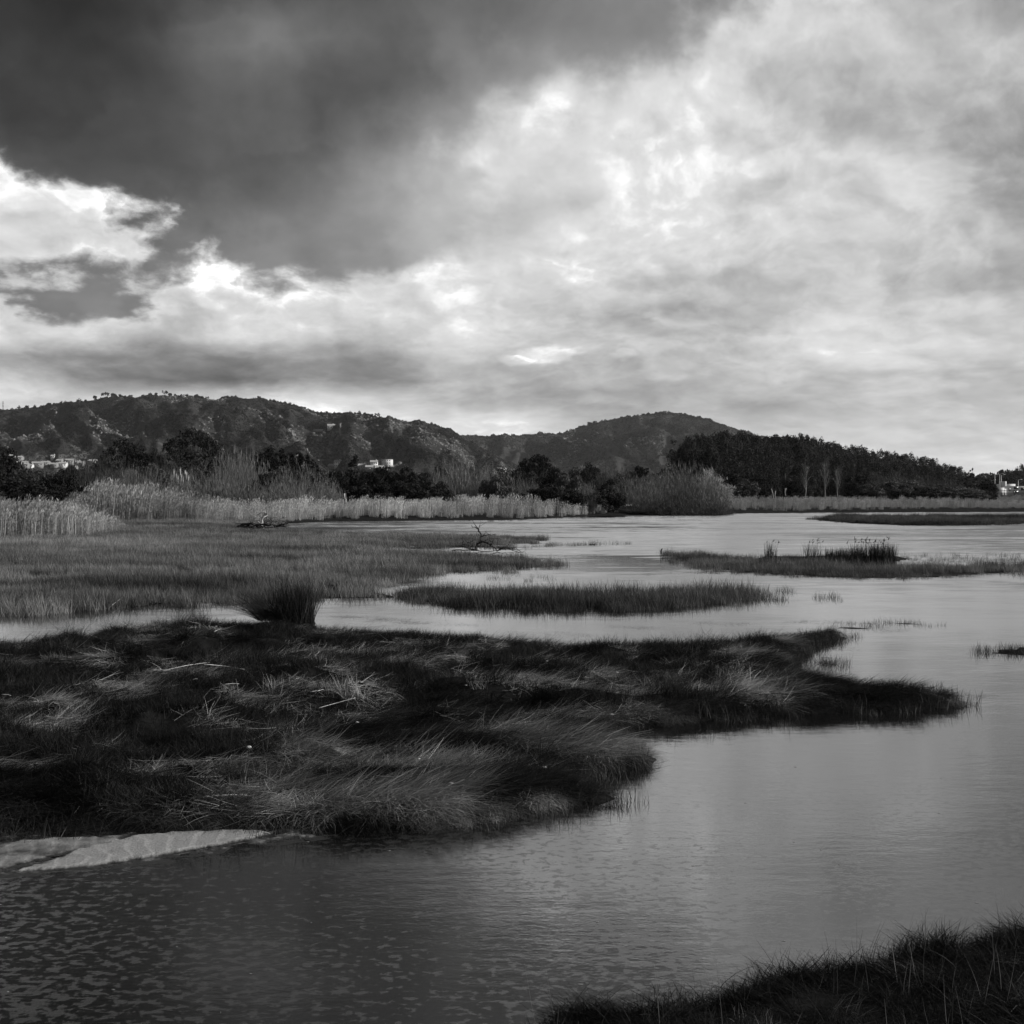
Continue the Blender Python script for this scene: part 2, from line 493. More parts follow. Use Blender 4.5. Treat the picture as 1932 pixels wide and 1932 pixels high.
class MB:
    """collects pieces into one mesh"""
    def __init__(s): s.v = []; s.q = []; s.t = []; s.n = 0; s.a = []
    def add(s, v, q=None, t=None, a=0.5):
        v = np.asarray(v, float).reshape(-1, 3)
        if q is not None and len(q): s.q.append(np.asarray(q, int) + s.n)
        if t is not None and len(t): s.t.append(np.asarray(t, int) + s.n)
        s.v.append(v); s.n += len(v)
        s.a.append(np.full(len(v), a) if np.isscalar(a) else np.asarray(a))
    def box(s, lo, hi, a=0.5):
        x0, y0, z0 = lo; x1, y1, z1 = hi
        v = [(x0,y0,z0),(x1,y0,z0),(x1,y1,z0),(x0,y1,z0),(x0,y0,z1),(x1,y0,z1),(x1,y1,z1),(x0,y1,z1)]
        s.add(v, [(0,3,2,1),(4,5,6,7),(0,1,5,4),(1,2,6,5),(2,3,7,6),(3,0,4,7)], a=a)
    def tube(s, pts, rad, k=6, a=0.5):
        pts = np.asarray(pts, float); n = len(pts)
        rad = np.broadcast_to(rad, (n,))
        d = np.gradient(pts, axis=0); d /= np.linalg.norm(d, axis=1)[:, None] + 1e-9
        ref = np.array([0, 0, 1.0]) if abs(d[:, 2]).mean() < 0.8 else np.array([1.0, 0, 0])
        u = np.cross(d, ref); u /= np.linalg.norm(u, axis=1)[:, None] + 1e-9
        w_ = np.cross(d, u)
        th = np.arange(k) * 2 * math.pi / k
        ring = pts[:, None] + rad[:, None, None] * (u[:, None] * np.cos(th)[None, :, None] + w_[:, None] * np.sin(th)[None, :, None])
        q = [(i*k+j, i*k+(j+1)%k, (i+1)*k+(j+1)%k, (i+1)*k+j) for i in range(n-1) for j in range(k)]
        v = np.concatenate([ring.reshape(-1, 3), pts[:1], pts[-1:]])
        t = [((j+1)%k, j, n*k) for j in range(k)] + [((n-1)*k+j, (n-1)*k+(j+1)%k, n*k+1) for j in range(k)]
        s.add(v, q, t, a)
    def mesh(s, name, mat, smooth=False):
        f = []
        if s.q: f.append(np.concatenate(s.q))
        if s.t: f.append(np.concatenate(s.t))
        return mesh_of(name, np.concatenate(s.v), f, mat, np.concatenate(s.a), smooth)
    def build(s, name, mat, parent=None, smooth=False):
        return link(name, s.mesh(name, mat, smooth), parent)

# ------------------------------------------------------------------ numpy noise
_tab = np.random.default_rng(5).random((256, 256))
def vnoise(x, y):
    xi = np.floor(x).astype(int); yi = np.floor(y).astype(int)
    fx = x - xi; fy = y - yi
    fx = fx * fx * (3 - 2 * fx); fy = fy * fy * (3 - 2 * fy)
    a = _tab[xi & 255, yi & 255]; b = _tab[(xi + 1) & 255, yi & 255]
    c = _tab[xi & 255, (yi + 1) & 255]; d = _tab[(xi + 1) & 255, (yi + 1) & 255]
    return (a * (1 - fx) + b * fx) * (1 - fy) + (c * (1 - fx) + d * fx) * fy
def fbm(x, y, o=4, g=0.5):
    s = 0; am = 1; t = 0
    for i in range(o):
        s = s + am * vnoise(x * 2 ** i + 17.3 * i, y * 2 ** i + 9.1 * i); t += am; am *= g
    return s / t

# ------------------------------------------------------------------ the shores
def sdf(poly, x, y):
    """signed distance to a polygon, positive inside"""
    p = np.asarray(poly, float); q = np.roll(p, -1, 0)
    d2 = np.full(x.shape, 1e12); ins = np.zeros(x.shape, bool)
    for (ax, ay), (bx, by) in zip(p, q):
        ex, ey = bx - ax, by - ay
        L = ex * ex + ey * ey + 1e-12
        t = np.clip(((x - ax) * ex + (y - ay) * ey) / L, 0, 1)
        d2 = np.minimum(d2, (x - ax - t * ex) ** 2 + (y - ay - t * ey) ** 2)
        c = (ay > y) != (by > y)
        if ey != 0:
            ins ^= c & (x < ex * (y - ay) / ey + ax)
    return np.where(ins, 1, -1) * np.sqrt(d2)

def poly(pts):
    return [P(*p) for p in pts]

PA = poly([(-900,1630),(-300,1600),(0,1582),(200,1574),(400,1572),(530,1568),(600,1570),(700,1572),(800,1564),(900,1553),(950,1542),(1040,1526),
 (1090,1520),(1140,1518),(1190,1514),(1140,1502),(1085,1490),(1100,1474),(1170,1458),(1265,1440),(1220,1426),(1165,1410),(1110,1396),(1100,1384),
 (1180,1376),(1300,1362),(1420,1353),(1560,1346),(1690,1342),(1770,1337),(1832,1331),(1815,1323,.02),(1740,1306,.06),(1660,1294,.12),
 (1585,1276,.18),(1520,1264,.2),(1495,1256),(1512,1230,.1),(1530,1212,.1),(1600,1194,.06),(1570,1187,.08),(1480,1186,.24),(1400,1182,.36),
 (1320,1178,.42),(1250,1190,.34),(1190,1196,.28),(1130,1212,.22),(1040,1210,.22),(960,1200,.24),(890,1190,.24),(780,1184,.26),(640,1172,.30),
 (560,1162,.34),(440,1158,.34),(300,1158,.36),(190,1166,.34),(172,1176,.34),(120,1188,.34),(0,1196,.32),(-500,1205,.3),(-900,1230,.3)])
PB = poly([(-700,1185),(0,1160),(191,1147),(347,1141),(451,1138),(590,1131),(731,1127),(712,1112),(703,1103),(783,1092),(800,1084),(901,1079),
 (1023,1061),(905,1053),(846,1046),(700,1042),(627,1038),(700,1034),(752,1031),(870,1027),(940,1027),(1009,1018),(870,1013),(749,1011),
 (640,1009),(548,1006),(448,1001.3),(365,1000.6),(365,998.2),(448,997.5),(535,990),(470,984),(300,978),(-700,976)])
PC = poly([(742,1124),(800,1136),(850,1143),(950,1148),(1100,1150),(1250,1147),(1350,1139),(1415,1128),(1380,1122),(1200,1126),(1000,1126),(850,1122),(770,1118)])
PD = poly([(1253,1045),(1290,1058),(1330,1070),(1400,1079),(1500,1087),(1650,1092),(1740,1091),(1850,1084),(1932,1080),(2050,1078),(2050,1070),
 (1932,1069),(1800,1073),(1700,1071),(1560,1067),(1480,1063),(1400,1053),(1330,1046)])
PD2 = poly([(1425,1058),(1500,1062),(1560,1063),(1690,1061),(1725,1054),(1690,1048),(1550,1048),(1430,1049)])
PE = poly([(1530,980),(1555,976,.1),(1640,973.5,.3),(1750,972.5,.3),(1932,972,.3),(2100,974,.3),(2000,984),(1925,989.5),(1830,991.5),(1708,991.5),(1601,987)])
PTH = poly([(962,1032.5),(1050,1031),(1120,1029),(1175,1027),(1120,1026.5),(1040,1029)])
PS1 = poly([(870,1026.2),(940,1030),(1010,1033),(960,1036),(880,1034),(800,1037),(740,1034)])
x0h = [(-1600,982),(300,980),(470,985),(535,988.5),(626,984),(808,982.6),(972,981),(1080,976.5),(1160,972.5),(1250,970.5),(1400,969),(1550,967.6),
 (1700,967),(1932,966),(2400,962),(3600,958)]
PH = poly(x0h) + [(3000, 6000), (-3000, 6000)]
PF = poly([(990,1960,.42),(1040,1905,.46),(1085,1885,.5),(1170,1872,.52),(1300,1862,.52),(1370,1842,.52),(1430,1822,.52),(1510,1808,.52),(1600,1800,.52),
 (1660,1776,.52),(1720,1762,.52),(1790,1760,.52),(1840,1744,.52),(1885,1730,.52),(1960,1720,.52),(2300,1700,.52),(3200,1660,.5)]) + [(9, 2.0), (9, -9), (-9, -9), (-5.0, 1.0), (-1.2, 3.0), (-0.4, 3.9)]
SMALL = [poly(p) for p in (
 [(1566,1187),(1600,1190),(1648,1186),(1640,1181),(1590,1180)],
 [(1848,1229),(1890,1235),(1960,1240),(2050,1236),(2000,1224),(1920,1221)],
 [(1504,1243),(1540,1246),(1592,1244),(1560,1240)],
 [(1672,1177),(1720,1179),(1765,1176),(1720,1174)])]

#        polygon height width  wobble amplitude / scale
LAND = [(PA, .17, .24, .05, 1.6), (PB, .05, .8, .35, .5), (PC, .04, .5, .15, 1.2), (PD, .04, .6, .3, .6), (PD2, .04, .6, .25, .7),
        (PE, .28, .8, .5, .25), (PTH, .02, .5, .15, .5), (PS1, .02, .5, .2, .5), (PH, .55, 4.0, .8, .15), (PF, .54, .07, .09, 1.8)] + [(s_, .03, .3, .05, 2) for s_ in SMALL]

# lumps of tussocky ground on the near marsh, drawn out across the view
_hr = np.random.default_rng(21)
def hummocks(x, y):
    a = fbm(x * .55 + 3.1, y * 1.25, 4, .5)
    b = 1 - np.abs(2 * fbm(x * .9 + 40, y * 2.1 + 7 + .8 * fbm(x * .5, y * .5, 2), 3, .45) - 1)
    c = fbm(x * 2.6 + 11, y * 3.4 + 5, 3)
    return (a - .5) * .52 + (b - .80) * .46 + (c - .5) * .14

def height(x, y, with_sd=False):
    h = np.full(x.shape, -.55)
    sds = []
    for pl, H, W, wa, ws in LAND:
        d = sdf(pl, x, y)
        d = d + wa * (fbm(x * ws + 5, y * ws * 1.6 + 9, 3) - .5) * 2 * np.where(d > -2, 1, 0)
        sds.append(d)
        hi = np.where(d > 0, H * (1 - np.exp(-np.maximum(d, 0) / W)), np.maximum(d * .9, -.55))
        h = np.maximum(h, hi)
    A = sds[0]; F = sds[9]; Hh = sds[8]; E = sds[5]
    h = h + np.clip((A - .1) / 1.3, 0, 1) * np.clip(hummocks(x, y), -.20, .30) * .85
    h = h + np.clip(sds[1] / 2, 0, 1) * (fbm(x * .4, y * .8, 3) - .5) * .10
    h = h + np.clip(F / .5, 0, 1) * ((fbm(x * 1.7, y * 2.2, 3) - .5) * .16) + np.clip((F - .6) / 3.5, 0, 1) * .42
    h = h + np.clip(E / 2, 0, 1) * (fbm(x * .3, y * .5, 3) - .5) * .35
    h = h + np.clip(Hh / 15, 0, 1) * (fbm(x * .03, y * .03, 3) - .5) * .8
    return (h, sds) if with_sd else h

def ground_z(x, y):
    return float(height(np.array([float(x)]), np.array([float(y)]))[0])

# one sheet from under the viewer to the horizon
nr, na = 430, 470
rr = 0.6 * (7000 / 0.6) ** (np.linspace(0, 1, nr) ** 0.86)
aa = np.linspace(-R(62), R(62), na)
RR, AA = np.meshgrid(rr, aa, indexing='ij')
gx = RR * np.sin(AA); gy = RR * np.cos(AA) - 0.3
gz = height(gx, gy)
idx = np.arange(nr * na).reshape(nr, na)
quads = np.stack([idx[:-1, :-1], idx[:-1, 1:], idx[1:, 1:], idx[1:, :-1]], -1).reshape(-1, 4)
gz_f = gz.ravel()
keep = (gz_f[quads] > -.5).any(1) | (np.arange(len(quads)) % 1 == 0)
ground = link('ground', mesh_of('ground', np.stack([gx, gy, gz], -1).reshape(-1, 3), quads[:, ::-1], M_GROUND, smooth=True))
tag(ground, kind='structure')
# soil under and beside the viewer, out of view
bm_ = MB()
bm_.box((-400, -400, -1.6), (400, 0.1, -.60))
tag(bm_.build('lagoon_bed', M_GROUND), kind='structure')

wv = [(-2500, -300, 0), (2500, -300, 0), (2500, 1500, 0), (-2500, 1500, 0)]
water = link('water', mesh_of('water', wv, np.array([[0, 1, 2, 3]]), M_WATER))
tag(water, kind='structure')

# ------------------------------------------------------------------ blades, tufts, reeds
PROTO = bpy.data.collections.new('plant_kinds')       # source meshes, not linked to the scene

def blades(r, n, spread, L, width, tilt, curl, az, segs=3, z0=-0.02, wtip=0.15, base=None):
    """n curved blades; every argument pair is a (low, high) range; az = (mean, spread) in radians"""
    U = lambda a: r.uniform(a[0], a[1], n)
    rad = spread * np.sqrt(r.random(n)); ph = r.random(n) * 2 * math.pi
    bx, by = (rad * np.cos(ph), rad * np.sin(ph)) if base is None else base
    L = U(L); w = U(width) * .5; t0 = U(tilt); cu = U(curl)
    a = az[0] + az[1] * r.normal(0, 1, n) if az[1] < 3 else r.random(n) * 2 * math.pi
    s = np.linspace(0, 1, segs + 1)
    th = t0[:, None] + cu[:, None] * s[None]
    dl = L[:, None] / segs
    hx = np.concatenate([np.zeros((n, 1)), np.cumsum(np.sin((th[:, 1:] + th[:, :-1]) / 2) * dl, 1)], 1)
    hz = np.concatenate([np.zeros((n, 1)), np.cumsum(np.cos((th[:, 1:] + th[:, :-1]) / 2) * dl, 1)], 1)
    a2 = a[:, None] + r.normal(0, .25, n)[:, None] * s[None]
    cx = bx[:, None] + hx * np.cos(a2); cy = by[:, None] + hx * np.sin(a2); cz = z0 + hz
    wa = a + math.pi / 2 + r.normal(0, .5, n)
    ww = w[:, None] * (1 - (1 - wtip) * s[None] ** 1.4)
    ox = np.cos(wa)[:, None] * ww; oy = np.sin(wa)[:, None] * ww
    oz = (r.normal(0, .35, n)[:, None]) * ww
    v = np.stack([np.stack([cx - ox, cy - oy, cz - oz], -1), np.stack([cx + ox, cy + oy, cz + oz], -1)], 2)
    k = (segs + 1) * 2
    base_i = (np.arange(n) * k)[:, None, None]
    q = np.array([[2*i, 2*i+1, 2*i+3, 2*i+2] for i in range(segs)])[None]
    return v.reshape(-1, 3), (base_i + q).reshape(-1, 4), np.repeat(r.random(n), k), v.reshape(n, segs + 1, 2, 3).mean(2)

def proto(name, mb, mat):
    o = bpy.data.objects.new(name, mb.mesh(name, mat))
    PROTO.objects.link(o)
    return o

def kind_collection(name, objs):
    c = bpy.data.collections.new(name)
    for o in objs: c.objects.link(o)
    return c

r3 = np.random.default_rng(77)
def combed(i, tilt, curl, L, n=66, spread=.16, w=(.003, .0055), sp=.38):
    m = MB(); v, q, a, _ = blades(r3, n, spread, L, w, tilt, curl, (0, sp)); m.add(v, q, a=a)
    return m
G_BANK = []
for i in range(4): G_BANK.append(proto('a%02d_combed' % i, combed(i, (.75, 1.25), (.25, .75), (.20, .40)), M_GRASS))
for i in range(3): G_BANK.append(proto('b%02d_leaning' % i, combed(i, (.5, .95), (.3, .9), (.15, .30), sp=.6), M_GRASS))
for i in range(3): G_BANK.append(proto('c%02d_upright' % i, combed(i, (.1, .65), (.2, .8), (.09, .19), n=60, sp=9), M_GRASS))
for i in range(3): G_BANK.append(proto('d%02d_flat' % i, combed(i, (1.15, 1.5), (-.3, .5), (.14, .34), n=70, spread=.2, w=(.0028, .0055), sp=.7), M_GRASS))
C_BANK = kind_collection('bank_kinds', G_BANK)
MG = []
for i in range(4):
    m = MB(); v, q, a, _ = blades(r3, 60, .34, (.18, .50), (.008, .014), (.0, .48), (0, .7), (0, 9), segs=3); m.add(v, q, a=a)
    MG.append(proto('m%02d_marsh' % i, m, M_GRASS))
for i in range(2):
    m = MB(); v, q, a, _ = blades(r3, 18, .30, (.16, .40), (.008, .013), (.0, .4), (0, .6), (0, 9), segs=2); m.add(v, q, a=a)
    MG.append(proto('n%02d_sparse' % i, m, M_GRASS))
C_MARSH = kind_collection('marsh_kinds', MG)

def reed_mb(n, spread, H, lean=.16, plume=.6, leaves=2, w=(.016, .028)):
    m = MB()
    v, q, a, mid = blades(r3, n, spread, H, w, (.0, lean), (.0, .12), (.4, 1.2), segs=3, wtip=.5)
    m.add(v, q, a=a * .8)
    for k in range(leaves):
        i = r3.integers(0, n, n); j = r3.integers(1, 3, n)
        b0 = mid[i, j]
        v, q, a, _ = blades(r3, n, 0, (.25, .55), (.018, .035), (.5, 1.1), (.2, .8), (.4, 1.2), segs=2, z0=0, base=(np.zeros(n), np.zeros(n)))
        v = v.reshape(n, -1, 3) + b0[:, None]
        m.add(v, q, a=a * .8)
    pn = int(n * plume)
    if pn:
        tip = mid[:pn, -1]
        for k in range(3):
            v, q, a, _ = blades(r3, pn, 0, (.16, .34), (.035, .08), (.0, .5), (.1, .9), (.4, .7), segs=2, z0=0, base=(np.zeros(pn), np.zeros(pn)), wtip=.3)
            v = v.reshape(pn, -1, 3) + tip[:, None] - np.array([0, 0, .12])
            m.add(v, q, a=.7 + .3 * a)
    return m
RE = [proto('r%02d_reed' % i, reed_mb(26, .5, (1.6, 2.35)), M_REED) for i in range(4)]
RE += [proto('s%02d_shortreed' % i, reed_mb(34, .55, (.7, 1.4), plume=.15), M_REED) for i in range(3)]
C_REED = kind_collection('reed_kinds', RE)

# ------------------------------------------------------------------ scattering
_gn = {}
def scatter_group(coll):
    if coll.name in _gn: return _gn[coll.name]
    ng = bpy.data.node_groups.new('scatter_' + coll.name, 'GeometryNodeTree')
    ng.interface.new_socket('Geometry', in_out='INPUT', socket_type='NodeSocketGeometry')
    ng.interface.new_socket('Geometry', in_out='OUTPUT', socket_type='NodeSocketGeometry')
    N = ng.nodes; Lk = ng.links
    gi = N.new('NodeGroupInput'); go = N.new('NodeGroupOutput')
    ci = N.new('GeometryNodeCollectionInfo'); ci.inputs['Collection'].default_value = coll
    ci.inputs['Separate Children'].default_value = True; ci.inputs['Reset Children'].default_value = True
    iop = N.new('GeometryNodeInstanceOnPoints')
    iop.inputs['Pick Instance'].default_value = True
    def attr(nm, ty):
        a = N.new('GeometryNodeInputNamedAttribute'); a.data_type = ty; a.inputs['Name'].default_value = nm
        return a.outputs['Attribute']
    Lk.new(gi.outputs[0], iop.inputs['Points'])
    Lk.new(ci.outputs[0], iop.inputs['Instance'])
    Lk.new(attr('kind_index', 'INT'), iop.inputs['Instance Index'])
    Lk.new(attr('rot', 'FLOAT_VECTOR'), iop.inputs['Rotation'])
    Lk.new(attr('size', 'FLOAT_VECTOR'), iop.inputs['Scale'])
    Lk.new(iop.outputs[0], go.inputs[0])
    _gn[coll.name] = ng
    return ng

def scatter(name, label, cat, coll, x, y, z, idx, yaw, size, tone, tilt=None):
    """one countless mass of plants: points on the ground that carry tufts"""
    n = len(x)
    me = bpy.data.meshes.new(name)
    me.vertices.add(n)
    me.vertices.foreach_set('co', np.stack([x, y, z], -1).astype(np.float32).ravel())
    def at(nm, ty, val, key='value'):
        a = me.attributes.new(nm, ty, 'POINT'); a.data.foreach_set(key, val.ravel())
    at('kind_index', 'INT', np.asarray(idx, np.int32))
    rot = np.zeros((n, 3), np.float32)
    if tilt is not None:
        # follow the slope: Rz(yaw) then lean to the ground normal
        nx, ny = tilt
        nrm = np.stack([nx, ny, np.ones(n)], -1); nrm /= np.linalg.norm(nrm, axis=1)[:, None]
        fx = np.stack([np.cos(yaw), np.sin(yaw), np.zeros(n)], -1)
        fx -= nrm * (fx * nrm).sum(1)[:, None]; fx /= np.linalg.norm(fx, axis=1)[:, None]
        fy = np.cross(nrm, fx)
        rot[:, 0] = np.arctan2(fy[:, 2], nrm[:, 2]); rot[:, 1] = -np.arcsin(np.clip(fx[:, 2], -1, 1)); rot[:, 2] = np.arctan2(fx[:, 1], fx[:, 0])
    else:
        rot[:, 2] = yaw
    at('rot', 'FLOAT_VECTOR', rot, 'vector')
    size = np.asarray(size, np.float32)
    if size.ndim == 1: size = np.stack([size] * 3, -1)
    at('size', 'FLOAT_VECTOR', size, 'vector')
    at('tone', 'FLOAT', np.asarray(tone, np.float32))
    me.update()
    o = link(name, me)
    md = o.modifiers.new('scatter', 'NODES'); md.node_group = scatter_group(coll)
    return tag(o, label, cat, kind='stuff')

def slope(x, y, e=.06):
    h0 = height(x, y); hx = height(x + e, y); hy = height(x, y + e)
    return h0, -(hx - h0) / e, -(hy - h0) / e

def inside_pts(r, pl, density, grow=0.0, maxy=None):
    p = np.asarray(pl); lo = p.min(0) - grow; hi = p.max(0) + grow
    if maxy: hi[1] = min(hi[1], maxy)
    n = int((hi[0] - lo[0]) * (hi[1] - lo[1]) * density)
    x = r.uniform(lo[0], hi[0], n); y = r.uniform(lo[1], hi[1], n)
    # only what the place shows: a wide wedge in front of the viewer
    k = np.abs(x) < y * .62 + 3.0
    return x[k], y[k]

def wob(i, x, y, d):
    wa, ws = LAND[i][3], LAND[i][4]
    return d + wa * (fbm(x * ws + 5, y * ws * 1.6 + 9, 3) - .5) * 2

# --- the near bank -------------------------------------------------
r = np.random.default_rng(3)
x, y = inside_pts(r, PA, 130, .2)
k = np.abs(x) < y * .50 + 1.2
x, y = x[k], y[k]
dA = wob(0, x, y, sdf(PA, x, y))
k = (dA > -.12 + .25 * (fbm(x * 2.2, y * 2.2, 2) - .5)) & (r.random(len(x)) < np.clip(1.35 - (y - 9) * .045, .45, 1.2) * np.where(dA < .4, 1.0, .72))
k &= (fbm(x * 3.1 + 9, y * 4.4 + 1, 3) > .36) | (r.random(len(x)) < .35)
x, y, dA = x[k], y[k], dA[k]
z, nx, ny = slope(x, y)
n = len(x)
nx0, ny0 = nx, ny
# the way the sea has combed it: mostly to the right, swirling round the lumps
flow = 1.7 * (fbm(x * .35 + 8, y * .55 + 2, 3) - .5) * 2 + .5 * (fbm(x * 1.4, y * 1.9, 2) - .5) * 2
yaw = -.15 + flow + .30 * r.normal(0, 1, n)
down = np.arctan2(ny, nx); st = np.clip(np.hypot(nx, ny) * 1.1, 0, .85)
yaw = np.arctan2(np.sin(yaw) * (1 - st) + np.sin(down) * st, np.cos(yaw) * (1 - st) + np.cos(down) * st)
sel = fbm(x * .7 + 31, y * 1.1 + 3, 3) + .08 * r.normal(0, 1, n)
edge = dA < .30
def blobs(L, x, y):
    f = np.zeros(len(x))
    for px, py, wx, wy in L:
        cx, cy = P(px, py, .25); k = cy / FPX; ky = cy * cy / (2.35 * FPX)
        f = np.maximum(f, np.exp(-((x - cx) / (wx * k)) ** 2 - ((y - cy) / (wy * ky)) ** 2))
    return f
# where the photograph shows bleached straw, and where highlights on long combed grass are painted into its tone
STRAW = [(560,1300,90,14),(480,1318,110,10),(660,1302,80,12),(1000,1292,110,12),(1100,1282,60,10),(880,1215,80,12),(790,1222,60,10),(1040,1246,60,7),(560,1225,80,7),(700,1225,60,7),
 (180,1240,80,8),(330,1190,70,6),(250,1178,50,6),(1290,1365,60,9),(1240,1340,40,9),(1380,1352,60,8),(1500,1345,60,6),(1120,1262,70,8),(1330,1225,60,6),(90,1330,60,6),(1480,1195,80,6)]
PAINTED_SHINE = [(700,1412,120,14),(620,1425,90,14),(800,1432,80,16),(950,1380,90,11),(1060,1392,110,10),(480,1465,60,12),(760,1478,160,16),(930,1492,90,14),(1030,1470,50,12),(900,1535,120,14),(560,1500,60,14),(1050,1520,50,10)]
nz = fbm(x * 1.3 + 77, y * 3.1 + 13, 4) - .5
straw = (blobs(STRAW, x, y) + nz * 1.6 + .12 * r.normal(0, 1, n)) > .52
straw |= (nz + .04 * r.normal(0, 1, n)) > np.where(y < 11.5, .20, .12)
painted_shine = np.clip(blobs(PAINTED_SHINE, x, y) * 1.3 + nz * 1.2, 0, 1)
thr_ = .52 - .13 * np.clip((y - 11.5) / 4, 0, 1)
idx = np.where(sel < thr_, r.integers(0, 4, n), np.where(sel < thr_ + .07, r.integers(4, 7, n), r.integers(7, 10, n)))
idx = np.where(painted_shine > .3, r.integers(0, 4, n), idx)
idx = np.where(edge & (r.random(n) < .6), r.integers(7, 10, n), idx)
idx = np.where(straw & ~edge, r.integers(10, 13, n), idx)
tone = .013 * (.35 + 1.3 * fbm(x * 1.1 + 50, y * 1.6, 3)) * r.uniform(.6, 1.4, n)
tone = np.where(painted_shine > .1, tone + .21 * painted_shine * r.uniform(.5, 1.3, n), tone)  # sunlit highlights painted in as paler blade colour
tone = np.where(straw & ~edge, .25 * r.uniform(.4, 1.4, n), tone)
s_ = r.uniform(.75, 1.25, n) * np.where(edge, .7, 1) * np.where(painted_shine > .3, 1.15, 1)
# long grass hangs over the rim of the bank
rim = (dA < .38) & (r.random(n) < .75)
yaw = np.where(rim, down + r.normal(0, .45, n), yaw)
idx = np.where(rim, r.integers(0, 4, n), idx)
s_ = np.where(rim, r.uniform(.7, 1.0, n) * np.clip(.55 + dA * 1.4, .5, 1), s_)
tone = np.where(rim, tone * 1.25, tone)
nx, ny = np.clip(nx, -.6, .6), np.clip(ny, -.6, .6)
z = z + np.where(rim, .02, 0)
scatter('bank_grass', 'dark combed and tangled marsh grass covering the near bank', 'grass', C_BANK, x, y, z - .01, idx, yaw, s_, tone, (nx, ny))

# short sprigs standing in the shallows all round the bank
x, y = inside_pts(r, PA, 60, .4)
k = np.abs(x) < y * .50 + 1.2
x, y = x[k], y[k]
dA = wob(0, x, y, sdf(PA, x, y))
k = (dA > -.30 * fbm(x * 1.6, y * 1.6, 3) * 1.3) & (dA < .16) & (fbm(x * 1.1 + 4, y * 1.5, 3) > .42)
x, y, dA = x[k], y[k], dA[k]; n = len(x)
scatter('bank_edge_grass', 'thin ragged fringe of grass standing in the shallows round the near bank', 'grass', C_MARSH, x, y, np.maximum(height(x, y), -.03) - .01, r.integers(4, 6, n), r.random(n) * 6.28,
        r.uniform(.30, .62, n), .035 * r.uniform(.4, 1.6, n))
# --- near right bank ----------------------------------------------
x, y = inside_pts(r, PF[:17] + [(9, 2.5), (0, 2.5)], 230, .2)
k = (np.abs(x) < y * .55 + .8)
x, y = x[k], y[k]
dF = wob(9, x, y, sdf(PF, x, y))
k = dF > -.03
x, y, dF = x[k], y[k], dF[k]
z, nx, ny = slope(x, y)
nx = np.clip(nx, -.8, .8); ny = np.clip(ny, -.8, .8)
n = len(x)
yaw = r.random(n) * 6.283
sel = r.random(n)
idx = np.where(sel < .3, r.integers(0, 4, n), np.where(sel < .6, r.integers(4, 7, n), np.where(sel < .8, r.integers(7, 10, n), r.integers(10, 13, n))))
tone = .009 * r.uniform(.4, 1.4, n)
tone = np.where(r.random(n) < .05, .09, tone)
scatter('near_grass', 'black matted grass on the bank at the lower right corner', 'grass', C_BANK, x, y, z - .01, idx, yaw, r.uniform(.40, .75, n), tone, (nx, ny))
# taller thin stalks standing over it
m = MB(); v, q, a, _ = blades(r3, 10, .12, (.14, .30), (.0022, .004), (.0, .6), (.0, .9), (0, 9), segs=4); m.add(v, q, a=a)
m2 = MB(); v, q, a, _ = blades(r3, 5, .12, (.18, .34), (.003, .005), (.0, .5), (.0, .3), (0, 9), segs=3); m2.add(v, q, a=a)
C_STALK = kind_collection('stalk_kinds', [proto('t00_stalk', m, M_GRASS), proto('t01_stalk', m2, M_GRASS)])
k = r.random(n) < .05
k &= dF < 1.3
nk = int(k.sum())
scatter('tall_stalks', 'thin dry stalks rising out of the grass at the lower right', 'grass', C_STALK, x[k], y[k], z[k] + .03, r.integers(0, 2, nk), r.random(nk) * 6.28, r.uniform(.45, .95, nk), r.uniform(.01, .07, nk))

# --- level marsh in the middle, islands ------------------------------
def level_grass(name, label, i, density, tone0, size=(.8, 1.15), sparse=False, fringe=.25, maxy=None, zmin=-.02, gap=0.0):
    pl = LAND[i][0]
    x, y = inside_pts(r, pl, density, .6, maxy)
    d = wob(i, x, y, sdf(pl, x, y))
    thr = fringe * (fbm(x * 1.1 + 5, y * 1.4, 3) - .62) * 4
    k = d > thr * np.clip(y / 40, .4, 2)
    if gap:
        k &= (fbm(x * .22 + 70, y * .55 + 4, 3) > gap) | (r.random(len(x)) < .25)
    k &= np.abs(x) < y * .50 + 2
    k &= r.random(len(x)) < np.clip(1.5 - y / 110, .4, 1)
    x, y, d = x[k], y[k], d[k]
    n = len(x)
    z = np.maximum(height(x, y), zmin)
    idx = r.integers(4, 6, n) if sparse else np.where((d < .15) & (r.random(n) < .5), r.integers(4, 6, n), r.integers(0, 4, n))
    tone = tone0 * np.clip(-.30 + 2.6 * fbm(x * .12 + 3, y * .7 + 50, 4), .2, 2) * r.uniform(.75, 1.25, n)
    s = r.uniform(size[0], size[1], n) * np.clip(.35 + 1.3 * fbm(x * .45 + 12, y * .9 + 3, 3), .5, 1.4)
    scatter(name, label, 'grass', C_MARSH, x, y, z - .02, idx, r.random(n) * 6.28, s, tone)
    return n
level_grass('marsh_grass', 'even grey grass of the flat marsh left of the lagoon', 1, 20, .135, (.50, .85), fringe=.8, gap=.42)
level_grass('island_grass', 'long low strip of grass standing in the water ahead of the marsh', 2, 30, .060, (.5, 1.0), fringe=.7, gap=.34)
level_grass('islet_grass', 'low grass of the long islet on the right under the rush clumps', 3, 14, .085, (.40, .75), fringe=.6, gap=.36)
level_grass('rush_islet_grass', 'dark short grass round the rush clumps on the right', 4, 4, .05, (.22, .4))
level_grass('far_islet_grass', 'dark scrubby grass of the far low island at the right', 5, 7, .05, (.5, 1.0))
level_grass('thin_strip_grass', 'hair thin strip of grass in the open lagoon', 6, 8, .09, (.6, .9), sparse=True)
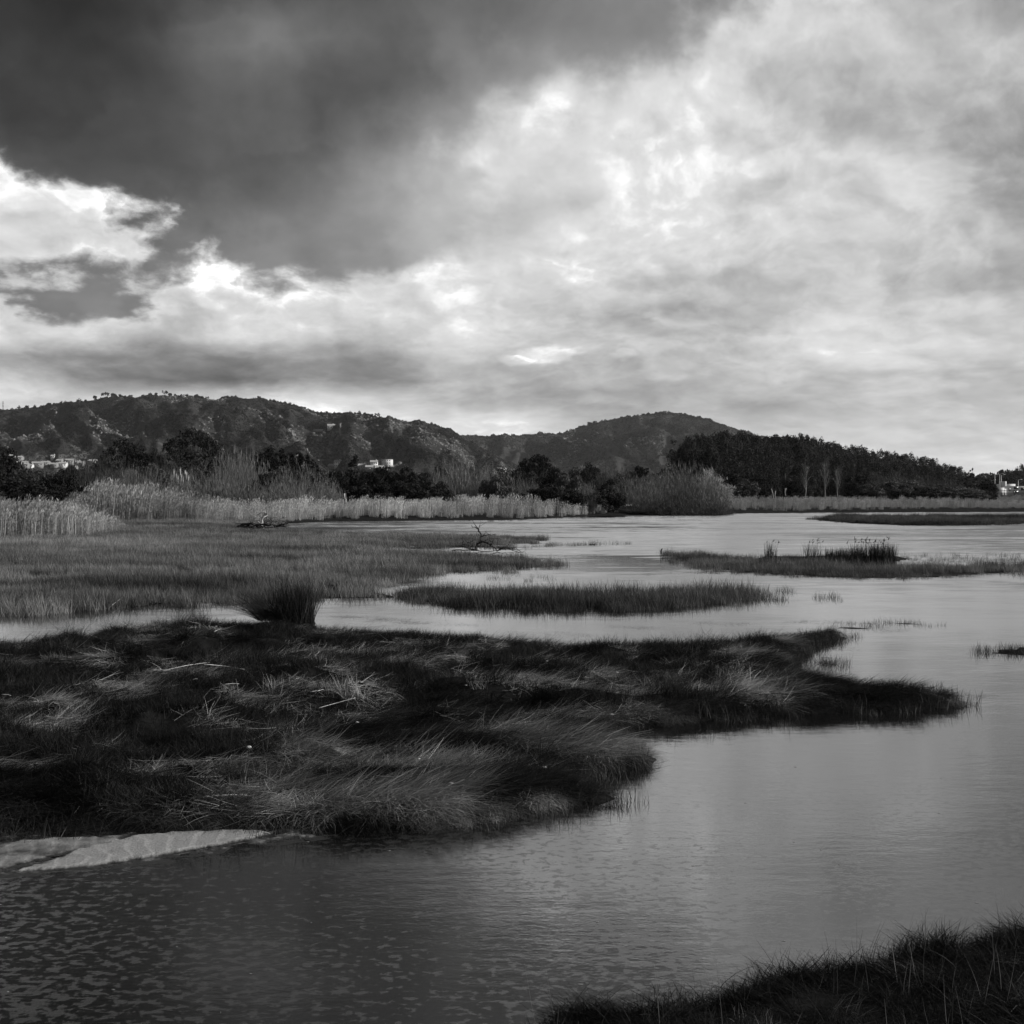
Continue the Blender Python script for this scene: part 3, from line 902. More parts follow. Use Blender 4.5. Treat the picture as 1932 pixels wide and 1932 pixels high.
level_grass('flooded_grass', 'flooded grass round the fallen branch in the lagoon', 7, 6, .07, (.6, .9), sparse=True)
# sprigs that stand alone in the water
def sprigs(name, label, px0, px1, py0, py1, num, tone, size=(.5, .9), clump=.45):
    X, Y = [], []
    for _ in range(num * 4):
        a, b = r.uniform(px0, px1), r.uniform(py0, py1)
        p = P(a, b)
        if fbm(np.array([p[0] * .9 + 3]), np.array([p[1] * .9]), 2)[0] > clump: X.append(p[0]); Y.append(p[1])
        if len(X) >= num: break
    X = np.array(X); Y = np.array(Y); n = len(X)
    scatter(name, label, 'grass', C_MARSH, X, Y, np.full(n, -.03), r.integers(4, 6, n), r.random(n) * 6.28, r.uniform(size[0], size[1], n), tone * r.uniform(.7, 1.3, n))
sprigs('sparse_sprigs', 'sparse sprigs standing in the water at the right edge beyond the islet', 1690, 2000, 1046, 1072, 150, .07, (.35, .7))
sprigs('island_sprigs', 'sparse sprigs in the water off the right end of the grass strip', 1410, 1585, 1112, 1134, 55, .05, (.35, .7))
sprigs('marsh_sprigs', 'sparse sprigs in the water off the tip of the marsh', 780, 1050, 1064, 1100, 50, .09, (.3, .6), clump=.5)
sprigs('bank_sprigs', 'sprigs off the right side of the near bank', 1500, 1600, 1236, 1275, 22, .05, (.25, .5), .3)
sprigs('tuft_sprigs', 'sprigs at the right edge of the picture in open water', 1845, 2000, 1222, 1238, 60, .025, (.3, .55), .2)
sprigs('mat_sprigs', 'sprigs on the drifting mats off the back of the bank', 1570, 1780, 1172, 1186, 34, .03, (.25, .5), .35)

# --- reed beds --------------------------------------------------------
def reeds(name, label, ground_pts, H0, density, tone, short=.25, hfun=None, lean=0):
    x, y = inside_pts(r, ground_pts, density, 0)
    d = sdf(ground_pts, x, y)
    k = (d > 0) & (np.abs(x) < y * .5 + 3)
    k &= (fbm(x * .5 + 2, y * .35 + 8, 3) > .42) | (r.random(len(x)) < .55)
    x, y, d = x[k], y[k], d[k]
    n = len(x)
    z = np.maximum(height(x, y), -.05)
    idx = np.where(r.random(n) < short, r.integers(4, 7, n), r.integers(0, 4, n))
    s = H0 / 2.3 * r.uniform(.62, 1.12, n) * (.70 + .6 * fbm(x * .22, y * .2, 3))
    if hfun is not None: s = s * hfun(x, y)
    t = tone * (.35 + 1.2 * fbm(x * .22 + 9, y * .2, 3)) * r.uniform(.75, 1.25, n)
    sz = np.stack([np.clip(s, .6, 2), np.clip(s, .6, 2), s], -1)
    scatter(name, label, 'reeds', C_REED, x, y, z - .05, idx, r.uniform(-.5, .5, n), sz, t)

def px_of(x, y): return 966 + FPX * x / y
RB1 = [P(*p) for p in ((-500,1019),(0,1018.5),(150,1017),(215,1011),(240,1003),(180,994),(60,989),(-500,985))]
reeds('left_reeds', 'tall pale reed bed at the left edge above the grey marsh', RB1, 1.85, 3.0, .29, .12,
      lambda x, y: np.interp(px_of(x, y), [-300, 60, 150, 205, 245], [1, 1, .78, .5, .3]))
RB2 = [P(*p) for p in ((120,986),(250,987),(400,986),(430,981),(380,975),(200,973),(120,975))]
reeds('mound_reeds', 'tallest ragged reeds with drooping heads on a mound at the left', RB2, 2.7, 1.7, .24, .2,
      lambda x, y: np.interp(px_of(x, y), [110, 150, 190, 260, 330, 430], [.55, .8, 1.12, 1.0, .74, .5]))
RB3 = [P(*p) for p in ((380,987),(470,986.5),(535,987),(626,983),(808,981.5),(972,980),(1080,975.5),(1165,971),(1150,968.5),(1060,967),(900,967),(620,968),(400,972))]
reeds('shore_reeds', 'long pale reed bed along the far shore of the lagoon', RB3, 1.62, 1.5, .36, .25,
      lambda x, y: np.interp(px_of(x, y), [380, 450, 640, 700, 820, 1040, 1110, 1165], [1.0, .8, .8, 1.0, .95, .9, .6, .3]))
RB4 = [P(*p) for p in ((1355,968.5),(1550,967),(1700,966),(1932,964.5),(2300,961),(2300,955),(1932,956),(1600,957),(1400,958),(1350,962))]
reeds('right_reeds', 'grey green reed bed below the grove on the right shore', RB4, 1.35, 1.1, .26, .45,
      lambda x, y: np.interp(px_of(x, y), [1350, 1500, 1640, 1700, 1820, 1900, 2000], [.9, .85, .8, .85, .75, .45, .4]))
RB5 = [P(*p) for p in ((1350,957),(1700,954),(2300,953),(2300,943),(1700,942),(1400,944))]
reeds('field_reeds', 'rough pale grass field between the reeds and the grove', RB5, .9, .22, .24, .8)
RB6 = [P(*p) for p in ((430,984.5),(535,986.5),(626,982),(700,981),(640,978),(480,978))]
reeds('low_reeds', 'short reeds at the water edge by the pale driftwood', RB6, 1.0, 1.6, .30, .9)

# ------------------------------------------------------------------ hills
def ramp_noise(x, y, s):
    return 1 - np.abs(2 * fbm(x * s, y * s, 4, .5) - 1)

class Hill:
    """a ridge seen across the plain: foot D0 metres off, crest D1 metres off"""
    def __init__(s, name, pts, D0, D1, zfoot, rough, seed, mat, pw=.85, nc=560, nt=90):
        s.px = np.array([p[0] for p in pts], float); s.py = np.array([p[1] for p in pts], float)
        s.D0, s.D1, s.zf, s.rough, s.seed, s.pw = D0, D1, zfoot, rough, seed, pw
        c = np.linspace(s.px[0], s.px[-1], nc); t = np.linspace(0, 1, nt)
        T, C = np.meshgrid(t, c, indexing='ij')
        x, y, z = s.at(C, T)
        # the far side falls away again
        xb, yb, zb = x[-1] * 1.12, y[-1] * 1.12, z[-1] * .55
        x = np.vstack([x, xb, xb * 1.12]); y = np.vstack([y, yb, yb * 1.12]); z = np.vstack([z, zb, zb * 0])
        i = np.arange(x.size).reshape(x.shape)
        q = np.stack([i[:-1, :-1], i[:-1, 1:], i[1:, 1:], i[1:, :-1]], -1).reshape(-1, 4)
        s.o = link(name, mesh_of(name, np.stack([x, y, z], -1).reshape(-1, 3), q, mat, smooth=False))
        tag(s.o, kind='structure')
    def at(s, px, t):
        px = np.asarray(px, float); t = np.asarray(t, float)
        ky = np.interp(px, s.px, s.py)
        D = s.D0 + (s.D1 - s.D0) * t
        dxr = (px - 966) / FPX
        D1 = s.D1
        zr = CAM_H + (925 - ky) / FPX * D1 * 1.0
        prof = np.clip(t, 0, 1) ** s.pw
        z = s.zf + (zr - s.zf) * prof
        u = px / 60.0 + s.seed; v = t * 6 + s.seed
        env = np.sin(np.clip(t, 0, 1) * math.pi) ** .6
        z = z + env * s.rough * ((ramp_noise(u * .55 + v * .3, v * .6, 1.0) - .8) * 2.2 + (fbm(u * 1.3, v * 1.2, 4) - .5) * 1.2) * np.clip((zr - s.zf) / 120, .15, 1)
        z = z + t * s.rough * .10 * (fbm(px / 9.0, t * 30, 3) - .5)
        return dxr * D, D + 0 * px, z
    def find(s, px, py):
        t = np.linspace(0, 1, 240)
        x, y, z = s.at(np.full(240, float(px)), t)
        sy = 925 - (z - CAM_H) / y * FPX
        k = np.where(sy <= py)[0]
        j = k[0] if len(k) else 239
        return float(x[j]), float(y[j]), float(z[j])

def hill_mat(name, lo, hi, rock, thr, sc):
    m, b = new_mat(name)
    g = b.n('ShaderNodeNewGeometry')
    p = g.outputs['Position']
    n1 = b.noise(b.vmath('MULTIPLY', p, (1, .6, 1.6)), sc, 8.0, 0.65)
    n2 = b.noise(b.vmath('MULTIPLY', p, (1, .5, 1.5)), sc * .16, 4.0, 0.6)
    n3 = b.noise(b.vmath('MULTIPLY', p, (1, .5, 1.8)), sc * 2.2, 5.0, 0.6)
    f = b.rng(n1, .35, .68)
    val = b.mixf(f, lo, hi)
    rk = b.rng(b.math('ADD', b.math('MULTIPLY', n3, .6), b.math('MULTIPLY', n2, .75)), thr, thr + .03)
    val = b.mixf(b.math('MULTIPLY', rk, .45), val, rock)
    nrm = bump_of(b, b.math('ADD', n1, b.math('MULTIPLY', n3, .4)), 9.0, .9)
    return finish(m, b, princ(b, b.comb(val, val, val), .95, .05, nrm))
M_HILL1 = hill_mat('hill_scrub', .012, .036, .13, .765, .045)
M_HILL2 = hill_mat('far_hill_scrub', .022, .046, .07, .83, .03)

far = Hill('far_hill', [(300,940),(600,880),(760,838),(820,830),(900,822),(960,824),(1010,824),(1060,819),(1090,811),(1110,804),(1150,795),(1190,788),(1215,782),
   (1245,778),(1290,781),(1330,790),(1370,803),(1420,820),(1480,838),(1560,862),(1660,888),(1800,910),(1950,924),(2100,935)],
   2100, 3400, 1.0, 42, 3.3, M_HILL2)
near = Hill('rocky_hill', [(-700,800),(-300,790),(-60,778),(0,776),(60,769),(110,763),(150,758),(200,753),(250,751),(350,752),(440,755),(500,757),(530,762),(560,769),
   (600,779),(660,779),(700,783),(730,791),(760,800),(810,806),(850,818),(880,836),(920,852),(960,872),(1000,890),(1060,912),(1120,930)],
   1250, 2250, 1.0, 34, 8.1, M_HILL1, pw=.8)
right_rise = Hill('wooded_rise', [(1780,932),(1850,915),(1900,905),(1940,899),(2000,893),(2100,885),(2400,880)], 620, 800, .5, 6, 5.5, M_HILL1, nc=120, nt=30)

# scrub and far woods on the slopes: too many to count
def lumps(n, r, flat=.8):
    """ragged ball of leaf faces"""
    d = r.normal(0, 1, (n, 3)); d /= np.linalg.norm(d, axis=1)[:, None]
    rad = r.uniform(.55, 1.0, n)[:, None]
    c = d * rad * np.array([1, 1, flat]) + np.array([0, 0, flat * .8])
    return c, d
def leaf_faces(c, d, size, r, a=None, elong=1.6):
    n = len(c)
    t = np.cross(d + r.normal(0, .7, (n, 3)), r.normal(0, 1, (n, 3))); t /= np.linalg.norm(t, axis=1)[:, None] + 1e-9
    u = np.cross(d + r.normal(0, .8, (n, 3)), t); u /= np.linalg.norm(u, axis=1)[:, None] + 1e-9
    s = size * r.uniform(.6, 1.3, n)[:, None]
    t = t * s * elong; u = u * s
    v = np.stack([c - t, c + u * .9, c + t, c - u * .9], 1).reshape(-1, 3)
    q = np.arange(4 * n).reshape(n, 4)
    return v, q, np.repeat(r.random(n) if a is None else a, 4)
r4 = np.random.default_rng(9)
HB = []
for i in range(5):
    m = MB(); c, d = lumps(110, r4, r4.uniform(.7, 1.2)); v, q, a = leaf_faces(c, d, .20, r4); m.add(v, q, a=a)
    HB.append(proto('h%02d_scrub' % i, m, M_GRASS))
C_SCRUB = kind_collection('scrub_kinds', HB)
HR = []
for i in range(4):
    bm = bmesh.new(); bmesh.ops.create_icosphere(bm, subdivisions=1, radius=1.0)
    for v_ in bm.verts:
        k = 1 + .75 * (fbm(np.array([v_.co.x * 1.7 + i * 5]), np.array([v_.co.y * 1.7 + v_.co.z]), 3)[0] - .5) * 2
        v_.co = Vector((v_.co.x * k * 1.1, v_.co.y * k, v_.co.z * k * .8 + .3))
    me = bpy.data.meshes.new('boulder%d' % i); bm.to_mesh(me); bm.free(); HR.append(me)
m_, b_ = new_mat('granite')
t_ = b_.n('ShaderNodeTexCoord'); at_ = b_.n('ShaderNodeAttribute', attribute_name='tone', attribute_type='INSTANCER')
nv = b_.mixf(b_.rng(b_.noise(t_.outputs['Object'], 2.2, 5.0, .65), .35, .65), .5, 1.25)
vv = b_.math('MULTIPLY', nv, at_.outputs['Fac'])
finish(m_, b_, princ(b_, b_.comb(vv, vv, vv), .9, .1)); M_ROCK = m_
HRO = []
for i, me in enumerate(HR):
    me.materials.append(M_ROCK); o = bpy.data.objects.new('k%02d_rock' % i, me); PROTO.objects.link(o); HRO.append(o)
C_ROCK = kind_collection('rock_kinds', HRO)

def on_hill(hill, n, pmin, pmax, fn, tmin=.02, tmax=.99):
    px = r4.uniform(pmin, pmax, n); t = r4.uniform(tmin, tmax, n)
    k = fn(px, t)
    px, t = px[k], t[k]
    return hill.at(px, t)
rockf = lambda px, t: fbm(px / 46. + 4, t * 5.5 + 2, 3)
x, y, z = on_hill(near, 90000, -60, 1080, lambda p, t: rockf(p, t) < .60)
n = len(x)
scatter('hill_scrub', 'dark low scrub and small trees covering the rocky hill', 'scrub', C_SCRUB, x, y, z - .5, r4.integers(0, 5, n), r4.random(n) * 6.28,
        r4.uniform(.5, 1.25, n) * np.clip(1 + (fbm(x / 25, y / 40, 2) - .5) * 3, .6, 2.0), .034 * r4.uniform(.5, 1.5, n) * (.85 + .3 * fbm(x / 60, y / 90, 3)))
for hill_, p0_, p1_, nn_, nm_, lb_ in ((near, -40, 1000, 1500, 'crest_scrub', 'uneven line of scrub and low trees along the crest of the rocky hill'), (far, 800, 1500, 700, 'far_crest_woods', 'uneven tree line along the crest of the far hill')):
    x, y, z = on_hill(hill_, nn_, p0_, p1_, lambda p, t: fbm(p / 22. + 7, t * 3, 3) > .46, .955, 1.0)
    n = len(x)
    scatter(nm_, lb_, 'scrub', C_SCRUB, x, y, z - .6, r4.integers(0, 5, n), r4.random(n) * 6.28, r4.uniform(1.0, 3.0, n) * y / 2250, .022 * r4.uniform(.6, 1.4, n))
rk_ok = lambda p, t: (rockf(p, t) + np.interp(p, [-100, 120, 260, 700, 950], [-.10, -.06, .03, .06, .05]) + np.interp(t, [0, .25, .5, 1], [-.12, -.02, 0, -.02]) + .04 * r4.normal(0, 1, len(p))) > .675
x, y, z = on_hill(near, 90000, -60, 1030, rk_ok)
n = len(x)
scatter('hill_rocks', 'pale granite outcrops strewn over the rocky hillside', 'rocks', C_ROCK, x, y, z - .2, r4.integers(0, 4, n), r4.random(n) * 6.28,
        np.stack([.35 + r4.random(n) ** 4 * 1.8] * 3, -1) * r4.uniform(.6, 1.5, (n, 3)), r4.uniform(.04, .19, n))
x, y, z = on_hill(far, 80000, 700, 1750, lambda p, t: rockf(p * .8 + 90, t) < .64)
n = len(x)
scatter('far_woods', 'even dark woods covering the rounded far hill', 'woods', C_SCRUB, x, y, z - .5, r4.integers(0, 5, n), r4.random(n) * 6.28,
        r4.uniform(1.0, 2.3, n), .050 * r4.uniform(.6, 1.4, n) * (.6 + .8 * fbm(x / 90, y / 120, 3)))
x, y, z = on_hill(far, 9000, 1040, 1420, lambda p, t: (rockf(p * .7 + 40, t) > .66) & (t > .4))
n = len(x)
scatter('far_rocks', 'a few pale rocks near the top of the far hill', 'rocks', C_ROCK, x, y, z, r4.integers(0, 4, n), r4.random(n) * 6.28, r4.uniform(1.5, 3.5, n), r4.uniform(.08, .2, n))
x, y, z = on_hill(right_rise, 1500, 1840, 2150, lambda p, t: t > .1)
n = len(x)
scatter('rise_woods', 'dark trees massed on the low rise behind the white building', 'woods', C_SCRUB, x, y, z - .5, r4.integers(0, 5, n), r4.random(n) * 6.28, r4.uniform(2.0, 4.0, n), .03 * r4.uniform(.6, 1.4, n))
# bushes at the foot of the hills
px = r4.uniform(-250, 2200, 9000); Dd = r4.uniform(480, 1250, 9000)
x = (px - 966) / FPX * Dd; y = Dd
k = (fbm(x / 60, y / 60, 3) > .47) & ~((px > 1850) & (Dd < 560))
x, y = x[k], y[k]; n = len(x)
scatter('plain_scrub', 'dark scrub on the flat land between the lagoon and the hills', 'scrub', C_SCRUB, x, y, height(x, y) - .3, r4.integers(0, 5, n), r4.random(n) * 6.28,
        r4.uniform(.8, 1.9, n), .04 * r4.uniform(.5, 1.5, n))

# ------------------------------------------------------------------ trees and shrubs
def trunk_mb(H, r0, k=6, bend=.06, branches=5, rs=None, start=.35, blen=.35, up=.8):
    m = MB(); n = 7
    s = np.linspace(0, 1, n)
    bx, by = rs.normal(0, bend * H, 2)
    pts = np.stack([bx * s ** 2, by * s ** 2, H * s], -1); pts[1:-1, :2] += rs.normal(0, .012 * H, (n - 2, 2))
    m.tube(pts, r0 * (1 - .85 * s), k)
    for i in range(branches):
        t = rs.uniform(start, .95); p0 = np.array([np.interp(t, s, pts[:, j]) for j in range(3)])
        a = rs.uniform(0, 6.28); L = blen * H * (1.1 - t) * rs.uniform(.7, 1.2)
        d = np.array([math.cos(a), math.sin(a), up * rs.uniform(.5, 1.2)])
        q = np.stack([p0 + d * L * f + np.array([0, 0, .25 * L * f * f]) for f in (0, .35, .7, 1)])
        m.tube(q, r0 * .38 * np.array([1, .7, .45, .15]), 4)
    return m

def lobed(rs, lobes, n_per, size, flat=1.0, droop=0.0):
    """foliage: leaf faces over several uneven clumps, open towards the inside"""
    m = MB()
    for (cx, cy, cz, rx, rz) in lobes:
        n = max(12, int(n_per * rx * rz))
        d = rs.normal(0, 1, (n, 3)); d /= np.linalg.norm(d, axis=1)[:, None]
        rad = rs.uniform(.45, 1.08, n) ** .7
        c = np.stack([cx + d[:, 0] * rx * rad, cy + d[:, 1] * rx * rad, cz + d[:, 2] * rz * rad - droop * rs.random(n)], -1)
        v, q, a = leaf_faces(c, d, size, rs, np.clip(rs.random(n) * .7 + .15 + .15 * rs.normal() , 0, 1), 1.5)
        m.add(v, q, a=a)
    return m

def mk_bushy(seed, W=1.0, H=1.0, nl=26, size=.022, mat=None):
    """broad dense crown to the ground; unit height, width W"""
    rs = np.random.default_rng(seed); L = []
    for i in range(nl * 2):
        a = rs.uniform(0, 6.28); rr_ = math.sqrt(rs.random()) * W * .43
        top = math.sqrt(max(0, 1 - (rr_ / (W * .52)) ** 2))
        z = (rs.uniform(.55, .90) if i % 2 else rs.uniform(.10, .8)) * top
        s = rs.uniform(.09, .17)
        L.append((rr_ * math.cos(a), rr_ * math.sin(a), z, s * 1.15, s * .75))
    return lobed(rs, L, 9500, size).mesh('crown', mat or M_DARKLEAF), trunk_mb(.7, .03, branches=6, rs=rs, start=.1, blen=.5).mesh('trunk', M_BARK)

def mk_pine(seed):
    """round headed pine, needle pads layered down to a short stem"""
    rs = np.random.default_rng(seed); L = []
    for i in range(120):
        a = rs.uniform(0, 6.28); rr_ = math.sqrt(rs.random()) * .58
        top = math.sqrt(max(0, 1 - (rr_ / .62) ** 2))
        z = (.18 + .74 * top) * (rs.uniform(.90, 1.0) if i % 3 else rs.uniform(.35, .9))
        s = rs.uniform(.06, .10)
        L.append((rr_ * math.cos(a), rr_ * math.sin(a), max(z, .12), s, s * .6))
    return lobed(rs, L, 11000, .013).mesh('crown', M_DARKLEAF), trunk_mb(.7, .03, branches=9, rs=rs, start=.15, blen=.7, up=.5).mesh('trunk', M_BARK)

def mk_umbrella(seed):
    """small far pine with a flat head on a bare stem"""
    rs = np.random.default_rng(seed); L = []
    for i in range(12):
        a = rs.uniform(0, 6.28); rr_ = math.sqrt(rs.random()) * .42
        L.append((rr_ * math.cos(a), rr_ * math.sin(a), .78 + .12 * rs.normal(), .15, .11))
    return lobed(rs, L, 1600, .045).mesh('crown', M_DARKLEAF), trunk_mb(.8, .035, branches=5, rs=rs, start=.3, blen=.5).mesh('trunk', M_BARK)

def mk_round(seed):
    rs = np.random.default_rng(seed); L = []
    for i in range(12):
        a = rs.uniform(0, 6.28); rr_ = math.sqrt(rs.random()) * .28
        L.append((rr_ * math.cos(a), rr_ * math.sin(a), rs.uniform(.25, .85), .17, .15))
    return lobed(rs, L, 1600, .045).mesh('crown', M_DARKLEAF), trunk_mb(.8, .03, branches=4, rs=rs).mesh('trunk', M_BARK)

def mk_cypress(seed):
    """narrow dark conifer bent by the wind"""
    rs = np.random.default_rng(seed); L = []
    lean = .16
    for i in range(26):
        t = (i + .5) / 26; rr_ = (.22 * (1 - t) ** .6 + .02) * rs.uniform(.5, 1)
        a = rs.uniform(0, 6.28)
        L.append((rr_ * math.cos(a) * .7 - lean * t * t + .03 * rs.normal(), rr_ * math.sin(a) * .7, .06 + .88 * t, .055 + .07 * (1 - t), .10))
    return lobed(rs, L, 5200, .020).mesh('crown', M_DARKLEAF), trunk_mb(.8, .02, bend=.03, branches=2, rs=rs).mesh('trunk', M_BARK)

def mk_euca(seed):
    """tall eucalyptus: bare lower stem, ragged plume-like crown blown one way"""
    rs = np.random.default_rng(seed); L = []
    nb = rs.integers(26, 34); tc_ = rs.uniform(.56, .66)
    for i in range(nb):
        t = rs.uniform(.20, .96)
        w_ = .20 * math.sqrt(max(.02, 1 - ((t - tc_) / .42) ** 2))
        a = rs.uniform(0, 6.28); rr_ = w_ * math.sqrt(rs.random())
        s = rs.uniform(.055, .105)
        L.append((rr_ * math.cos(a) - .05 * t, rr_ * math.sin(a), t * .90, s, s * rs.uniform(.8, 1.25)))
    for k in range(3):
        L.append((rs.normal(0, .06) - .05, rs.normal(0, .05), rs.uniform(.86, .93), .05, .055))
    return lobed(rs, L, 21000, .0095, droop=.03).mesh('crown', M_EUCA), trunk_mb(.92, .016, bend=.02, branches=8, rs=rs, start=.25, blen=.3, up=1.4).mesh('trunk', M_BARK)

def mk_willow(seed, mat=M_TWIG, W=.95, dens=1.1):
    """bare shrub willow: hundreds of fine shoots fanning up from low forked stems"""
    rs = np.random.default_rng(seed)
    tm = MB()
    for i in range(9):
        a = rs.uniform(0, 6.28); t = rs.uniform(.1, .7)
        q = np.stack([np.array([math.cos(a) * math.sin(t) * f * .55, math.sin(a) * math.sin(t) * f * .55, math.cos(t) * f * .55 + .05 * f * f]) for f in (0, .3, .65, 1)])
        tm.tube(q, .016 * np.array([1, .7, .5, .25]), 4)
    m = MB()
    n = int(700 * dens)
    ph = rs.random(n) * 6.283; q_ = np.sqrt(rs.random(n))
    br = q_ * .22
    v, q, a, mid = blades(rs, n, 0, (.80, 1.0), (.006, .011), (.0, .05), (.10, .35), (0, .01), segs=4, z0=0, base=(np.zeros(n), np.zeros(n)))
    # tilt every shoot outwards by its place in the stool, lengths end on a dome
    def fan(P3):
        t = q_ * W * 1.15
        L_ = (.62 + .38 * np.cos(t)) * np.clip(1 - .5 * rs.random(n) ** 3, .3, 1) * (1 + .10 * np.sin(ph * 3 + seed) * q_)
        x_, z_ = P3[..., 0] * L_[:, None], P3[..., 2] * L_[:, None]
        y_ = P3[..., 1] * L_[:, None]
        xr = x_ * np.cos(t)[:, None] + z_ * np.sin(t)[:, None]; zr = -x_ * np.sin(t)[:, None] + z_ * np.cos(t)[:, None]
        c, s_ = np.cos(ph)[:, None], np.sin(ph)[:, None]
        xr = xr + br[:, None]
        return np.stack([xr * c - y_ * s_, xr * s_ + y_ * c, np.maximum(zr, .01)], -1)
    st_ = rs.bit_generator.state
    v = fan(v.reshape(n, -1, 3)).reshape(-1, 3)
    rs.bit_generator.state = st_
    mid = fan(mid)
    m.add(v, q, a=a * .7)
    for k in range(7):
        nn = int(900 * dens)
        i = rs.integers(0, n, nn); j = rs.integers(1, 5, nn)
        b0 = mid[i, j]
        v, q, a, _ = blades(rs, nn, 0, (.07, .20), (.006, .010), (.0, .75), (-.2, .2), (0, 9), segs=1, z0=0, base=(np.zeros(nn), np.zeros(nn)))
        v = v.reshape(nn, -1, 3) + b0[:, None]
        m.add(v, q, a=.3 + .7 * a)
    return m.mesh('crown', mat), tm.mesh('stems', M_BARK)

def mk_bare(seed):
    """leafless pale-barked tree"""
    rs = np.random.default_rng(seed); tm = trunk_mb(1.0, .020, bend=.04, branches=11, rs=rs, start=.25, blen=.45, up=1.0)
    m = MB()
    v, q, a, mid = blades(rs, 110, .02, (.2, .5), (.004, .007), (.2, 1.0), (-.3, .3), (0, 9), segs=2, z0=0)
    v = v.reshape(110, -1, 3); v[:, :, 2] += rs.uniform(.3, .9, 110)[:, None]; m.add(v.reshape(-1, 3), q, a=a)
    return m.mesh('twigs', M_TWIG), tm.mesh('trunk', M_PALEBARK)

def mk_cane(seed):
    rs = np.random.default_rng(seed); m = MB()
    v, q, a, mid = blades(rs, 70, .22, (.7, 1.0), (.006, .010), (.0, .30), (.0, .25), (.2, 9), segs=3, z0=0); m.add(v, q, a=a * .6)
    for k in range(6):
        i = rs.integers(0, 70, 120); j = rs.integers(1, 4, 120); b0 = mid[i, j]
        v, q, a, _ = blades(rs, 120, 0, (.10, .24), (.012, .022), (.3, 1.0), (.3, 1.2), (0, 9), segs=2, z0=0, base=(np.zeros(120), np.zeros(120)))
        m.add(v.reshape(120, -1, 3) + b0[:, None], q, a=.2 + .8 * a)
    return m.mesh('leaves', M_CANE)

KINDS = {
 'bush': [mk_bushy(s, 1.5) for s in (1, 2, 3)], 'hedge': [mk_bushy(s, 2.0, nl=34) for s in (11, 12, 13)], 'tree': [mk_bushy(s, 1.1, nl=30, size=.018) for s in (21, 22)],
 'leafy': [mk_bushy(s, 1.4, nl=30, mat=M_LEAFY) for s in (151, 152)], 'umbrella': [mk_umbrella(s) for s in (131, 132, 133)], 'round': [mk_round(s) for s in (141, 142, 143)],
 'pine': [mk_pine(s) for s in (31, 32)], 'cypress': [mk_cypress(s) for s in (41, 42, 43)], 'euca': [mk_euca(s) for s in (51, 52, 53, 54, 55, 56)],
 'willow': [mk_willow(s) for s in (61, 62, 63)], 'wide': [mk_willow(s, W=1.2, dens=1.3) for s in (71, 72)], 'bare': [mk_bare(s) for s in (81, 82)],
 'fuzz': [mk_willow(s, M_PLANT, 1.2, 2.0) for s in (91, 92)]}
NAMES = {'leafy': 'leafy_bush', 'bush': 'evergreen_bush', 'hedge': 'evergreen_bush', 'tree': 'broad_tree', 'pine': 'stone_pine', 'cypress': 'cypress_tree', 'euca': 'eucalyptus_tree',
 'willow': 'willow_shrub', 'wide': 'willow_shrub', 'bare': 'bare_tree', 'fuzz': 'gorse_bush'}
CATS = {'leafy': 'bush', 'bush': 'bush', 'hedge': 'bush', 'tree': 'tree', 'pine': 'tree', 'cypress': 'tree', 'euca': 'tree', 'willow': 'shrub', 'wide': 'shrub', 'bare': 'tree', 'fuzz': 'bush'}
UNITW = {'leafy': 1.45, 'bush': 1.55, 'hedge': 2.1, 'tree': 1.3, 'pine': 1.25, 'cypress': .42, 'euca': .34, 'willow': 1.7, 'wide': 1.9, 'bare': .9, 'fuzz': 1.9}
PARTN = {'willow': ('shoots', 'stems'), 'wide': ('shoots', 'stems'), 'fuzz': ('shoots', 'stems'), 'bare': ('twigs', 'trunk')}
def plant(kind, cx, top, wpx, D, label, group=None, base=None, rz=None):
    x = at_dist(cx, D); zb = ground_z(x, D) if base is None else base
    H = z_at(top, D) - zb; W = wpx / FPX * D
    crown, trunk = KINDS[kind][int(r4.integers(0, len(KINDS[kind])))]
    if kind in ('bush', 'hedge', 'tree', 'pine', 'leafy'): H *= 1.16; W *= 1.12
    if kind in ('willow', 'wide', 'fuzz'): H *= 1.06; W *= 1.1
    sx = W / UNITW[kind]
    o = empty(NAMES[kind], (x, D, zb - .05), label, CATS[kind], group, rz=float(r4.random() * 6.28) if rz is None else rz, s=(sx, sx, H))
    pn = PARTN.get(kind, ('crown', 'trunk'))
    link(pn[0], crown, o); link(pn[1], trunk, o)
    return o

